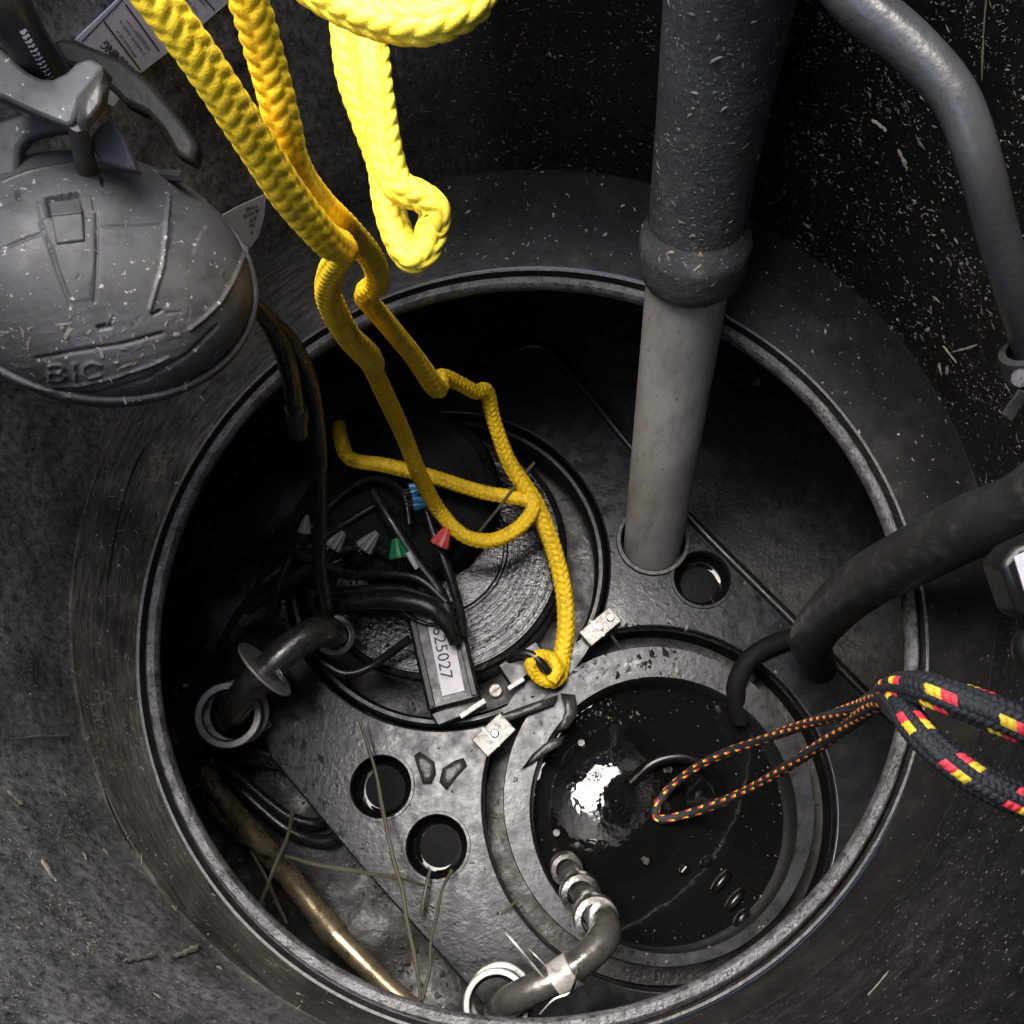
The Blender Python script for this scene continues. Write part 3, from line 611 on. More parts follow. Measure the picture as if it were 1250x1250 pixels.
kp = [(125, 84), (134, 106), (131, 130), (106, 162), (93, 152), (97, 118)]; top = [A(x*.55+112*.45, y*.55+125*.45, .586) for x, y in kp]; mid = [A(x, y, .597) for x, y in kp]; bot = [A(x, y, .615) for x, y in kp]
m.add(top+mid+bot, [(0, 1, 2, 3, 4, 5), (17, 16, 15, 14, 13, 12)]+[(i+6*j, (i+1) % 6+6*j, (i+1) % 6+6+6*j, i+6+6*j) for j in (0, 1) for i in range(6)]); m.build('yoke_knob', M['domedark'], yoke, bevel=0.002)
m = MB(); pts, rd = pathpx([(95, 150, .61, 24), (99, 175, .63, 24), (106, 205, .655, 26)]); m.tube(pts, rd, seg=14, step=0.005); m.build('yoke_stem', M['domedark'], yoke)
plate('yoke_leg', [(106, 172), (118, 155), (134, 143), (150, 165), (167, 208), (150, 205), (122, 197)], .64, 0.012, M['dome'], yoke, 0.002)
plate('yoke_leg', [(-30, 160), (0, 147), (40, 134), (86, 142), (92, 156), (60, 160), (34, 166), (22, 180), (20, 214), (0, 224), (-40, 240)], .65, 0.012, M['dome'], yoke, 0.003)
m = MB(); dline(m, [(2, 222), (40, 208), (90, 200), (140, 202), (190, 208), (225, 216)], 0.004, -0.003); m.build('yoke_seat', M['domedark'], yoke)
# conduit through the yoke, with its white printed line
pts, rd = pathpx([(-40, -80, .54, 62), (6, 0, .57, 58), (32, 48, .60, 54), (66, 98, .645, 48)]); m = MB(); m.tube(pts, rd, seg=32, step=0.01)
cdt = thing('printed_conduit', 'black conduit with a white printed line running into the dome yoke', 'conduit', pts[-1])
m.build('conduit_tube', M['hose'], cdt)
n0, n1 = A(18, 20, .557), A(59, 93, .595); dirn = (n1-n0)
for k in range(30):
    if k in (4, 13, 20): continue
    t0 = k/30; pa = n0+dirn*t0; cen, rr_ = None, None
    px0 = 17+(59-17)*t0; py0 = 18+(91-18)*t0
    # nearest tube point, pushed to its surface
    q = min(pts and curve_path(pts, rd, 0.004)[0], key=lambda s_: (s_-A(px0+2, py0, dep(s_))).length); 
    vdir = (CAM-q).normalized(); tdir = dirn.normalized(); vdir = (vdir-tdir*vdir.dot(tdir)).normalized(); side = tdir.cross(vdir); off_ = (A(px0, py0, dep(q))-q).dot(side)
    R_ = min(zip(*curve_path(pts, rd, 0.004)), key=lambda e_: (e_[0]-q).length)[1]+0.0002; hh = math.sqrt(max(1e-9, R_*R_-off_*off_)); nv = (vdir*hh+side*off_)/R_
    m = MB() if k == 0 else m
    if k == 0: pm = MB()
    pm.box(q+nv*R_, tdir*0.0009, nv.cross(tdir)*random.uniform(0.0017, 0.0023), nv*0.0002)
    if random.random() < 0.6: pm.box(q+nv*R_+tdir*0.0008+nv.cross(tdir)*random.uniform(-.001, .001), tdir*0.0008, nv.cross(tdir)*0.0005, nv*0.00025)
kind(pm.build('printed_line', M['white'], cdt), 'stuff')

# ------------------------------------------------------------------ stickers on the shaft wall
def sticker(name, label, px, lines, texts, off=0.006):
    ps = [W(x, y, off) for x, y in px]; c = sum(ps, Vector())/len(ps); nn = Vector((WC.x-c.x, WC.y-c.y, 0)).normalized()
    def on(x, y, o_=0.0):
        r = ray(x, y); t_ = (c-CAM).dot(nn)/r.dot(nn); return CAM+r*t_+nn*o_
    t = thing(name, label, 'label', min((on(*q) for q in px), key=lambda q: q.z))
    m = MB(); m.prism([on(*q) for q in px], -nn*0.0012); m.build('paper', M['white'], t)
    for (x0, y0, x1, y1, w_, mk) in lines:
        a, b_ = on(x0, y0, 0.0006), on(x1, y1, 0.0006); m = MB(); m.box((a+b_)/2, (b_-a)/2, (b_-a).cross(nn).normalized()*w_, nn*0.0002); m.build('printed_rule', M[mk], t)
    for (body, x0, y0, x1, y1, hpx, mk, xs) in texts:
        a, b_ = on(x0, y0, 0.0007), on(x1, y1, 0.0007); cc_ = (a+b_)/2
        put_text('lettering', body, hpx*dep(cc_)/F, cc_, b_-a, nn, M[mk], t, xs)
    return t, on
t, on = sticker('warning_sticker', 'white warning sticker with small print behind the yellow rope at the top', [(92, 49), (172, 89), (226, 48), (290, -6), (330, -50), (215, -80), (150, -6)],
    [(100, 50, 152, -4, 0.0004, 'ink'), (126, 25, 171, 85, 0.0006, 'ink'), (153, 5, 194, 62, 0.0006, 'ink'), (222, -30, 262, 12, 0.0006, 'ink')],
    [('WARNING', 166, 92, 124, 50, 17, 'ink', 0.8)])
# small print: rows of short illegible marks
pm = MB(); rnd = random.Random(4)
def marks(x0, y0, x1, y1, n_, h):
    for k in range(n_):
        if rnd.random() < 0.14: continue
        u = (k+0.5)/n_; a = on(x0+(x1-x0)*u, y0+(y1-y0)*u, 0.0007); dd = (on(x1, y1)-on(x0, y0)).normalized(); nn = Vector((WC.x-a.x, WC.y-a.y, 0)).normalized(); up_ = nn.cross(dd)
        pm.box(a, dd*0.0006, up_*h*rnd.uniform(0.5, 1.0), nn*0.0002)
marks(143, 37, 166, 70, 22, 0.0011); marks(146, 25, 176, 66, 28, 0.0011); marks(154, 24, 181, 61, 26, 0.0011); marks(166, 38, 183, 60, 16, 0.0011)
for dx in (0, 9, 18, 27): marks(222+dx, -12-dx*.9+4, 240+dx, 12-dx*.9+2, 18, 0.0011)
kind(pm.build('small_print', M['inkpale'], t), 'stuff')
t, on = sticker('torn_sticker', 'small white corner of a sticker showing between dome and yellow rope', [(262, 268), (292, 252), (325, 237), (323, 262), (316, 288), (306, 302), (270, 306)],
    [], [('THE', 318, 249, 296, 257, 8, 'ink', 1.2), ('AWS', 316, 256, 297, 264, 9, 'ink', 1.2), ('ST', 314, 265, 302, 269, 9, 'ink', 1.2), ('H', 311, 273, 303, 276, 8, 'ink', 1.2), ('F', 309, 282, 305, 284, 8, 'ink', 1.2)])
t, on = sticker('scrap_sticker', 'tiny white scrap of sticker just right of the yoke knob', [(132, 100), (148, 118), (138, 130), (128, 124)], [], [])

# ------------------------------------------------------------------ ropes
pts, rd = pathpx([(120, -90, .37, 56), (180, -15, .385, 54), (243, 70, .41, 51), (302, 160, .445, 48), (354, 240, .49, 45), (398, 292, .54, 41), (418, 305, .60, 36), (404, 335, .68, 32), (402, 365, .76, 32), (425, 410, .86, 31), (452, 438, .95, 31), (460, 460, 1.02, 22), (490, 525, 1.18, 21), (508, 570, 1.26, 20), (517, 590, 1.30, 19.5), (535, 622, 1.35, 18.5), (565, 653, 1.352, 18), (600, 660, 1.36, 18.5), (632, 645, 1.365, 18), (650, 622, 1.37, 18), (642, 610, 1.375, 18), (590, 601, 1.38, 18), (520, 580, 1.385, 18), (470, 568, 1.39, 18), (428, 560, 1.40, 18), (416, 536, 1.42, 17), (414, 518, 1.45, 14)])
o = braid(pts, rd).build('yellow_rope', M['yellow'], sharp=180); tag(o, 'yellow braided rope from the top left corner, its end looped over the pump', 'rope', 'yellow ropes')
pts, rd = pathpx([(270, -90, .40, 56), (300, -10, .42, 49), (324, 70, .445, 47), (345, 150, .47, 45), (358, 205, .50, 43), (385, 245, .56, 42), (425, 282, .64, 34), (455, 318, .72, 30), (460, 345, .78, 29), (447, 362, .84, 28), (470, 392, .94, 24), (505, 435, 1.06, 23), (528, 468, 1.14, 26), (536, 474, 1.17, 23), (540, 460, 1.19, 20), (560, 468, 1.23, 19), (580, 478, 1.27, 18), (594, 478, 1.30, 19), (602, 510, 1.33, 18), (622, 565, 1.36, 19), (652, 612, 1.38, 21), (672, 660, 1.395, 21), (686, 710, 1.40, 21), (691, 760, 1.40, 21), (686, 800, 1.40, 21), (681, 826, 1.385, 22), (670, 832, 1.375, 16), (656, 826, 1.37, 15), (648, 812, 1.362, 15), (656, 801, 1.362, 15), (672, 803, 1.37, 15), (680, 818, 1.365, 16), (672, 832, 1.36, 15)])
o = braid(pts, rd).build('yellow_rope', M['yellow'], sharp=180); tag(o, 'yellow braided rope running down to the tie on the lifting eye', 'rope', 'yellow ropes')
pts, rd = pathpx([(330, -60, .50, 46), (380, -18, .50, 48), (425, 8, .495, 50), (470, 24, .49, 51), (520, 28, .485, 51), (565, 12, .485, 48), (585, -8, .49, 46), (600, -50, .50, 44)])
o = braid(pts, rd, amp=0.15, pitch=0.5, slant=0.9).build('yellow_rope', M['yellowlit'], sharp=180); tag(o, 'pale overexposed yellow rope looping across the top edge', 'rope', 'yellow ropes')
pts, rd = pathpx([(412, -30, .58, 36), (420, 30, .58, 36), (428, 90, .585, 36), (448, 150, .59, 36), (466, 200, .595, 36), (474, 250, .595, 37), (488, 292, .59, 39), (502, 314, .585, 37), (518, 306, .582, 38), (527, 280, .578, 40), (531, 256, .572, 38), (514, 240, .568, 38), (488, 228, .566, 40), (474, 200, .566, 42), (462, 130, .568, 42), (454, 60, .57, 42), (448, -30, .57, 42)])
o = braid(pts, rd, amp=0.15, pitch=0.46, slant=0.9).build('yellow_rope', M['yellowlit'], sharp=180); tag(o, 'bright yellow doubled rope ending in a small bight at top centre', 'rope', 'yellow ropes')
# black rope with red and gold tracers
pts, rd = pathpx([(1340, 925, .37, 46), (1250, 885, .38, 46), (1190, 862, .39, 45), (1140, 844, .405, 42), (1108, 838, .43, 37), (1086, 842, .48, 30), (1070, 852, .58, 22), (1040, 866, .75, 16), (985, 884, .98, 13), (925, 905, 1.18, 11), (865, 928, 1.30, 10.5), (822, 958, 1.36, 10), (802, 984, 1.365, 10), (806, 1000, 1.36, 10), (850, 990, 1.34, 10.5), (910, 966, 1.24, 11), (970, 930, 1.05, 12.5), (1030, 890, .82, 15.5), (1064, 862, .62, 20), (1082, 852, .50, 28), (1100, 862, .435, 35), (1118, 888, .41, 38), (1150, 920, .395, 40), (1200, 955, .385, 41), (1260, 982, .378, 42), (1340, 1010, .37, 44)])
o = braid(pts, rd, amp=0.13, pitch=0.2, cols=10, seg=6, fine=24, tracer=True).build('tracer_rope', [M['ropeblack'], M['ropered'], M['ropegold']], sharp=180); tag(o, 'black rope with red and yellow flecks hanging in a long loop at the right', 'rope')

# ------------------------------------------------------------------ cables
def cable(label, spec, name='black_cable', seg=12, mm='cable'):
    return hose(name, label, spec, M[mm], step=0.006, seg=seg, cat='cable')
cable('black cable falling straight past the rim to the left elbow', [(292, 366, .80, 16), (325, 385, .86, 18), (358, 420, .92, 20), (380, 470, 1.0, 20), (389, 540, 1.10, 18), (391, 620, 1.2, 17), (390, 690, 1.27, 17), (398, 745, 1.32, 18), (404, 775, 1.36, 18)])
t = thing('gland_cable', 'short black cable ending in a ribbed gland just inside the rim', 'cable', A(363, 530, 1.02))
pts, rd = pathpx([(285, 355, .79, 18), (318, 380, .83, 22), (340, 415, .88, 24), (354, 455, .94, 24), (361, 500, 1.0, 22)]); m = MB(); m.tube(pts, rd, seg=14, step=0.006); m.build('cable_sheath', M['cable'], t)
c0, c1 = A(361, 497, 1.0), A(365, 532, 1.04); m = MB(); gx = (c1-c0); m.lathe([(0.006, 0), (0.0115, 0.001), (0.0115, gx.length*.45), (0.0095, gx.length*.5), (0.0095, gx.length*.95), (0.001, gx.length)], c0, gx, seg=8); m.build('gland', M['hose'], t, bevel=0.0006)
m = MB(); pts, rd = pathpx([(310, 362, .80, 3), (332, 392, .845, 4), (350, 430, .885, 4), (358, 470, .94, 4), (360, 495, .97, 4)]); m.tube(pts, rd, seg=8, step=0.006); m.build('cable_trace', M['conduit'], t)
cable('black cable arching left of the elbow from the sump floor', [(258, 858, 1.46, 10), (262, 820, 1.45, 10), (276, 775, 1.44, 10), (312, 722, 1.43, 11), (360, 680, 1.43, 11), (420, 640, 1.42, 11), (470, 610, 1.42, 10)])
cable('thick black cable lying across the pump from the elbow to the label', [(405, 742, 1.38, 20), (440, 733, 1.37, 22), (490, 733, 1.36, 24), (525, 742, 1.355, 24), (548, 765, 1.355, 20), (556, 785, 1.36, 16)])
cable('second black cable just above the thick cable on the pump', [(380, 725, 1.40, 12), (430, 722, 1.385, 12), (480, 718, 1.375, 12), (520, 728, 1.365, 12), (545, 745, 1.36, 11)])
cable('black cable sloping from the blue caps down to the label bar', [(455, 600, 1.39, 14), (478, 638, 1.375, 16), (505, 680, 1.37, 16), (535, 720, 1.365, 15), (553, 760, 1.36, 14)])
cable('black cable right beside the red cap', [(520, 622, 1.37, 12), (532, 660, 1.365, 13), (548, 700, 1.36, 13), (560, 740, 1.36, 12), (566, 775, 1.365, 11)])
cable('thin black cable trailing over the pump left side', [(470, 720, 1.39, 5), (490, 745, 1.385, 5), (515, 760, 1.385, 5), (540, 764, 1.38, 5)])
cable('black cable below the white caps', [(300, 745, 1.44, 16), (345, 715, 1.43, 16), (400, 680, 1.41, 16), (450, 668, 1.40, 15), (500, 690, 1.38, 14)])
cable('black cable crossing the left edge of the pump below the elbow collar', [(300, 770, 1.43, 12), (340, 760, 1.41, 13), (385, 800, 1.385, 13), (420, 822, 1.38, 12), (455, 812, 1.385, 11), (500, 780, 1.375, 11)])
cable('black cable bowing over the pump from the left towards the label bar', [(290, 690, 1.45, 14), (350, 672, 1.42, 14), (420, 700, 1.39, 14), (465, 700, 1.375, 13), (510, 706, 1.365, 12), (545, 735, 1.36, 11)])
cable('thin black cable looping up behind the grey wire nuts', [(330, 760, 1.43, 9), (350, 690, 1.42, 9), (400, 620, 1.42, 9), (450, 585, 1.41, 9), (490, 600, 1.385, 9), (500, 640, 1.375, 9)])
def loopcable(label, spec):
    pts, rd = pathpx(spec); m = MB(); m.tube(pts, rd, seg=12, step=0.006, closed=True); return tag(m.build('cable_loop', M['cable']), label, 'cable', 'coiled cable')
loopcable('outer black cable loop on the silt beside the bronze tube', [(262, 915, 1.44, 16), (310, 916, 1.42, 17), (365, 940, 1.41, 18), (405, 980, 1.40, 18), (416, 1012, 1.40, 18), (395, 1028, 1.40, 18), (350, 1012, 1.41, 17), (300, 970, 1.42, 16), (262, 935, 1.44, 15)])
loopcable('inner black cable loop lying within the outer loop', [(275, 930, 1.425, 13), (325, 930, 1.415, 14), (370, 952, 1.40, 14), (398, 985, 1.395, 14), (388, 1005, 1.395, 14), (350, 995, 1.40, 13), (300, 955, 1.415, 13)])

# ------------------------------------------------------------------ wire caps
def cone(px, py, w_, h_, d, a, mk, label, grp='coloured wire caps'):
    c = A(px, py, d); s_ = d/F; x = rgt*math.cos(a)+upv*math.sin(a)
    m = MB(); m.lathe([(0.0003, h_*s_), (w_*0.16*s_, h_*s_), (w_*0.34*s_, h_*0.6*s_), (w_*0.5*s_, h_*0.12*s_), (w_*0.5*s_, 0), (w_*0.3*s_, -0.001)], c-x*h_*0.5*s_, x, seg=20, wob=lambda an, r: r*0.09*(1 if round(an/(math.pi/10)) % 2 else -1))
    t = thing('wire_nut', label, 'wire nut', c, grp); m.build('ribbed_cap', M[mk], t)
    e = c-x*h_*0.5*s_; vv = ray(px, py).normalized(); sd2 = x.cross(vv)
    for k in (-1, 1):
        m = MB(); m.tube([e+sd2*k*0.0015, e-x*0.012+sd2*k*0.003, e-x*0.028+sd2*k*0.004+vv*0.012, e-x*0.04+sd2*k*0.012+vv*0.03], [0.0014]*4, seg=8, step=0.003); m.build('wire', M['cable'], t)
cone(541, 655, 22, 24, 1.345, math.radians(65), 'red', 'red wire cap beside the loop of yellow rope')
cone(485, 669, 22, 24, 1.36, math.radians(100), 'green', 'green wire cap left of the red one')
cone(511, 596, 16, 20, 1.355, math.radians(15), 'blue', 'upper of the two blue wire caps under the yellow rope')
cone(518, 613, 17, 26, 1.35, math.radians(5), 'blue', 'lower of the two blue wire caps under the yellow rope')
cone(452, 660, 22, 26, 1.375, math.radians(50), 'grey', 'grey wire cap nearest the green one')
cone(413, 659, 20, 24, 1.39, math.radians(55), 'grey', 'grey wire cap right of the hanging cable')
cone(373, 640, 14, 22, 1.41, math.radians(80), 'grey', 'grey wire cap left of the hanging cable')
m = MB(); a, b_ = A(498, 674, 1.352), A(509, 694, 1.355); m.tube([a, b_], [0.0045, 0.0035], seg=10); tag(m.build('wire_sleeve', M['white'], bevel=0.0005), 'short white wire sleeve just below the green cap', 'sleeve')

# ------------------------------------------------------------------ left elbow and flange
def ringpart(m, c, ax, ro, ri_, h): m.lathe([(ri_, 0), (ri_, h), (ri_+0.001, h+0.001), (ro-0.0015, h+0.001), (ro, h-0.001), (ro, 0), (ri_, 0)], c, ax, seg=48)
el = thing('elbow_pipe', 'dark metal elbow pipe with round flange on the left of the pump', 'pipe', A(282, 880, 1.44))
fx = (CAM-A(280, 872, 1.3)).normalized()
fc = A(279, 873, 1.34)
m = MB(); ringpart(m, fc, (fx*0.97-rgt*0.12), 40*1.34/F, 31*1.34/F, 0.006); m.build('flange_ring', M['flange'], el)
m = MB(); ringpart(m, A(289, 870, 1.38), (fx*0.97-rgt*0.12), 40*1.37/F, 31*1.37/F, 0.006); m.build('flange_ring', M['flange'], el)
m = MB(); m.lathe([(31*1.34/F, 0.003), (30*1.34/F, -0.03), (30*1.34/F, -0.12)], fc, fx, seg=48); m.build('flange_socket', M['hose'], el)
pts, rd = pathpx([(283, 880, 1.42, 36), (282, 874, 1.36, 38), (286, 864, 1.315, 38), (300, 845, 1.29, 38), (325, 818, 1.28, 38), (355, 790, 1.285, 38), (380, 774, 1.30, 40), (398, 771, 1.33, 40), (405, 776, 1.38, 38)])
m = MB(); m.tube(pts, rd, seg=24, step=0.006); m.build('bent_tube', M['pipe'], el)
c = A(323, 817, 1.28); ax = (A(345, 797, 1.28)-A(300, 840, 1.28)).normalized()
m = MB(); m.lathe([(0.002, -0.0015), (0.044, -0.0015), (0.0445, 0), (0.044, 0.0015), (0.002, 0.0015)], c, ax, seg=40); m.build('thin_disc', M['flange'], el)
m = MB(); m.lathe([(0.02, 0), (0.0265, 0.001), (0.0265, 0.007), (0.02, 0.008)], A(408, 776, 1.37), fx, seg=36); m.build('collar_ring', M['pipe'], el)
m = MB(); m.box(A(318, 893, 1.40), (A(330, 882, 1.40)-A(306, 904, 1.40))*0.5, fx*0.004, (A(320, 897, 1.4)-A(316, 890, 1.4))*0.5); m.build('flange_tab', M['flange'], el, bevel=0.001)
m = MB(); m.box(A(343, 826, 1.265), (A(348, 834, 1.265)-A(338, 818, 1.265))*0.5, fx*0.004, (A(347, 824, 1.265)-A(340, 828, 1.265))*0.4); m.build('disc_bolt', M['steel'], el, bevel=0.001)

# ------------------------------------------------------------------ lower elbow and couplings
lo = thing('coupled_elbow_pipe', 'dark elbow pipe with shiny couplings at the bottom of the rim', 'pipe', A(605, 1225, 1.25))
fx2 = (CAM-A(605, 1220, 1.2)).normalized()
fc = A(606, 1226, 1.08)
m = MB(); ringpart(m, fc, fx2, 41*1.08/F, 33*1.08/F, 0.005); m.build('flange_ring', M['flange'], lo)
m = MB(); ringpart(m, A(611, 1218, 1.115), fx2, 41*1.11/F, 33*1.11/F, 0.005); m.build('flange_ring', M['flange'], lo)
m = MB(); m.lathe([(33*1.08/F, 0.002), (32*1.08/F, -0.03), (32*1.08/F, -0.12)], fc, fx2, seg=48); m.build('flange_socket', M['hose'], lo)
pts, rd = pathpx([(606, 1232, 1.14, 34), (608, 1228, 1.09, 36), (622, 1222, 1.06, 37), (650, 1208, 1.05, 37), (690, 1188, 1.05, 37), (720, 1165, 1.06, 38), (737, 1145, 1.075, 40), (738, 1130, 1.10, 40), (733, 1120, 1.13, 38)])
m = MB(); m.tube(pts, rd, seg=24, step=0.005); m.build('bent_tube', M['pipe'], lo)
pts, rd = pathpx([(733, 1122, 1.12, 34), (722, 1106, 1.20, 32), (706, 1082, 1.28, 30), (690, 1056, 1.36, 28), (680, 1035, 1.42, 26)])
m = MB(); m.tube(pts, rd, seg=24, step=0.006); m.build('drop_tube', M['pipe'], lo)
for (x, y, d, wp, mk, x2, y2) in [(728, 1122, 1.13, 56, 'flange', 716, 1098), (709, 1092, 1.235, 50, 'flange', 698, 1070), (692, 1062, 1.33, 40, 'pipe', 684, 1045), (684, 1042, 1.39, 34, 'pipe', 678, 1030)]:
    c = A(x, y, d); ax = (A(x2, y2, d+0.09)-c).normalized(); r_ = wp*0.5*d/F
    m = MB(); m.lathe([(r_*0.62, -0.001), (r_*0.70, -0.004), (r_*0.97, -0.003), (r_, 0.001), (r_, 0.016), (r_*0.95, 0.020), (r_*0.7, 0.021)], c, ax, seg=40); m.build('coupling', M['steel' if mk == 'flange' else mk], lo)
for (x0, y0, x1, y1, d, th, nm) in [(617, 1136, 673, 1202, 1.03, 0.0018, 'thin_disc'), (645, 1156, 672, 1184, 1.06, 0.0014, 'thin_disc')]:
    a, b_ = A(x0, y0, d), A(x1, y1, d); c = (a+b_)/2; u = (b_-a)/2; ax = u.cross(fx2).normalized(); 
    m = MB(); m.prism([c+u*math.cos(t_)+fx2*-0.02*(1+math.sin(t_)) for t_ in [2*math.pi*k/28 for k in range(28)]], ax*th); m.build(nm, M['flange'], lo)
m = MB(); m.tube([A(x, y, 1.02) for x, y in [(659, 1238), (676, 1220), (695, 1212), (702, 1198), (706, 1182)]], [0.0016]*5, seg=8, step=0.004); m.build('clamp_wire', M['steel'], lo)
c = A(689, 1190, 1.05); ax = (A(705, 1180, 1.05)-A(676, 1200, 1.05)).normalized(); m = MB(); m.lathe([(0.015, -0.012), (0.0185, -0.0115), (0.0185, 0.0115), (0.015, 0.012)], c, ax, seg=32); m.build('tube_sleeve', M['flange'], lo)

# ------------------------------------------------------------------ bronze tube
bt = thing('bronze_tube', 'shiny bronze coloured tube leaning under the lower left rim', 'tube', A(490, 1216, 1.2))
def seg_tube(spec, nm, extra=0.0):
    pts, rd = pathpx(spec); m = MB(); m.tube(pts, rd, seg=28, step=0.01); m.build(nm, M['bronze'], bt)
seg_tube([(244, 930, 1.42, 20), (262, 962, 1.40, 24), (310, 1020, 1.36, 26), (360, 1080, 1.31, 27), (396, 1126, 1.28, 28)], 'upper_tube')
seg_tube([(392, 1120, 1.28, 33), (410, 1143, 1.265, 34)], 'tube_joint')
seg_tube([(408, 1140, 1.265, 28), (440, 1172, 1.25, 27), (488, 1218, 1.22, 26), (540, 1262, 1.19, 26)], 'lower_tube')
m = MB(); pts, rd = pathpx([(236, 935, 1.43, 13), (262, 985, 1.40, 15), (300, 1022, 1.38, 14), (330, 1046, 1.36, 8)]); m.tube(pts, rd, seg=16, step=0.01); m.build('side_tube', M['bronze'], bt)

# ------------------------------------------------------------------ stalks, leaves, debris
def stalk(label, spec, mk='stalk'):
    pts, rd = pathpx(spec); pts, rd = curve_path(pts, rd, 0.035); pts = [p+Vector((random.gauss(0, .0013), random.gauss(0, .0013), random.gauss(0, .0013))) for p in pts]; m = MB(); m.tube(pts, [r_*random.uniform(.7, 1.2) for r_ in rd], seg=6, step=0.008); return tag(m.build('dry_stalk', M[mk]), label, 'stalk', 'dry stalks on the base')
stalk('long dry stalk crossing the left hole of the base plate', [(438, 880, 1.36, 3), (458, 945, 1.34, 4.5), (478, 1040, 1.28, 5), (500, 1140, 1.2, 5), (516, 1228, 1.12, 5)])
stalk('dry stalk rising from the rim to the lower plate hole', [(516, 1222, 1.12, 4.5), (530, 1140, 1.2, 4.5), (548, 1062, 1.3, 4.5)])
stalk('short dry stalk dangling from the lower plate hole', [(523, 1066, 1.31, 4), (518, 1100, 1.29, 5), (515, 1118, 1.29, 4)])
stalk('pale stalk lying across the bronze tube', [(288, 1028, 1.36, 4), (340, 1044, 1.29, 6), (420, 1058, 1.28, 6.5), (500, 1074, 1.30, 5), (522, 1082, 1.32, 3)])
stalk('dry stalk crossing the bronze tube upwards to the cable loop', [(360, 992, 1.33, 5), (340, 1045, 1.27, 4.5), (318, 1104, 1.25, 4)])
stalk('bent stalk left of the bronze tube', [(310, 1040, 1.34, 4), (330, 1085, 1.30, 4.5), (350, 1128, 1.25, 4)])
stalk('short stalk across the dark groove of the lower well', [(610, 1117, 1.28, 3), (632, 1098, 1.30, 5)])
stalk('thin stalk across the pump beside the yellow loop', [(585, 650, 1.375, 3.5), (618, 608, 1.365, 3.5), (652, 565, 1.37, 3.5)])
stalk('thin dark stalk from the bright clip over the lower well flange', [(742, 770, 1.425, 4), (765, 805, 1.418, 4), (775, 830, 1.412, 3)], 'leaf')
stalk('thin dark stalk from the right plate hole', [(868, 730, 1.44, 2), (880, 745, 1.435, 2.5), (905, 770, 1.43, 2)], 'leaf')
def leaf(label, pts_, z, bend=0.01, mk='leaf'):
    ps = [P(x, y, z) for x, y in pts_]; c = sum(ps, Vector())/len(ps)+zc*bend; n_ = len(ps); m = MB()
    v = ps+[p.lerp(c, 0.5)+zc*bend*random.uniform(-.2, .5) for p in ps]+[c]
    f = [(i, (i+1) % n_, n_+(i+1) % n_, n_+i) for i in range(n_)]+[(n_+i, n_+(i+1) % n_, 2*n_) for i in range(n_)]
    m.add(v, f); o = m.build('dead_leaf', M[mk], sharp=180); s_ = o.modifiers.new('thick', 'SOLIDIFY'); s_.thickness = 0.0008; return tag(o, label, 'leaf', 'dead leaves on the base plate')
leaf('small dark leaf lying flat above the plate holes', [(505, 922), (512, 917), (530, 930), (532, 945), (526, 957), (516, 957)], 0.003, 0.002)
leaf('dark pointed leaf under the left bright clip', [(566, 925), (570, 935), (556, 950), (545, 965), (536, 955), (540, 938), (556, 928)], 0.003, 0.002)
leaf('black torn leaf hanging under the knotted yellow rope', [(684, 846), (702, 848), (706, 870), (694, 888), (676, 900), (686, 880), (690, 866)], 0.006, 0.006)
leaf('black curled leaf strip on the lower well flange', [(672, 902), (690, 898), (684, 910), (655, 928), (636, 940), (650, 920)], 0.004, 0.003)
leaf('dark leaf scrap beside the hinge of the pump', [(588, 880), (612, 872), (650, 858), (682, 848), (676, 860), (640, 874), (616, 882), (598, 884)], 0.008, 0.004)
# pale scrap on the sump floor right of the pipe
pebbles = MB(); pebble(pebbles, P(926, 468, ZF+0.01), 0.012); tag(pebbles.build('pale_pebble', M['mud']), 'lone pale pebble on the dark sump floor right of the grey pipe', 'pebble')
# crumbs and fibres stuck to the surfaces: one mass for each surface
bpy.context.view_layer.update(); DG = bpy.context.evaluated_depsgraph_get(); rnd = random.Random(21)
def scatter(m, boxes, names, aspect=(1, 3.2), lift=0.6):
    """boxes: (x0, y0, x1, y1, count, [sizes in px])"""
    for (x0, y0, x1, y1, n_, sizes) in boxes:
        for _ in range(n_):
            px, py = rnd.uniform(x0, x1), rnd.uniform(y0, y1)
            if n_ > 200 and math.sin(px*.031+2)*math.sin(py*.043)+.6*math.sin(px*.083-py*.061) < rnd.uniform(-.7, .9): continue
            hit, p, nn, _i, ob, _m = scene.ray_cast(DG, CAM, ray(px, py).normalized())
            if not hit or ob.name not in names: continue
            if nn.dot(ray(px, py)) > 0: nn = -nn
            s_ = rnd.choice(sizes)*0.5*dep(p)/F*rnd.uniform(.6, 1.3); ang = rnd.uniform(0, 6.28); a = nn.orthogonal().normalized(); b = nn.cross(a)
            x = a*math.cos(ang)+b*math.sin(ang); y = nn.cross(x); asp = rnd.uniform(*aspect); k = rnd.randint(4, 6); bow = rnd.uniform(-.4, .4)
            hs = [p+nn*0.0003+x*s_*asp*math.cos(6.283*i/k)*rnd.uniform(.6, 1.2)+y*s_*(math.sin(6.283*i/k)*rnd.uniform(.5, 1.2)+bow*math.cos(6.283*i/k)**2*asp) for i in range(k)]
            m.add(hs+[p+nn*(s_*lift*rnd.uniform(.5, 1.3)+0.0004)], [(i, (i+1) % k, k) for i in range(k)], rnd.choice([0, 0, 1]))
small = [1, 1.2, 1.5, 1.5, 2, 2, 2.5, 3]; big = [2, 3, 4, 5, 6]
chips = [M['chip'], M['chipdull']]
m = MB()
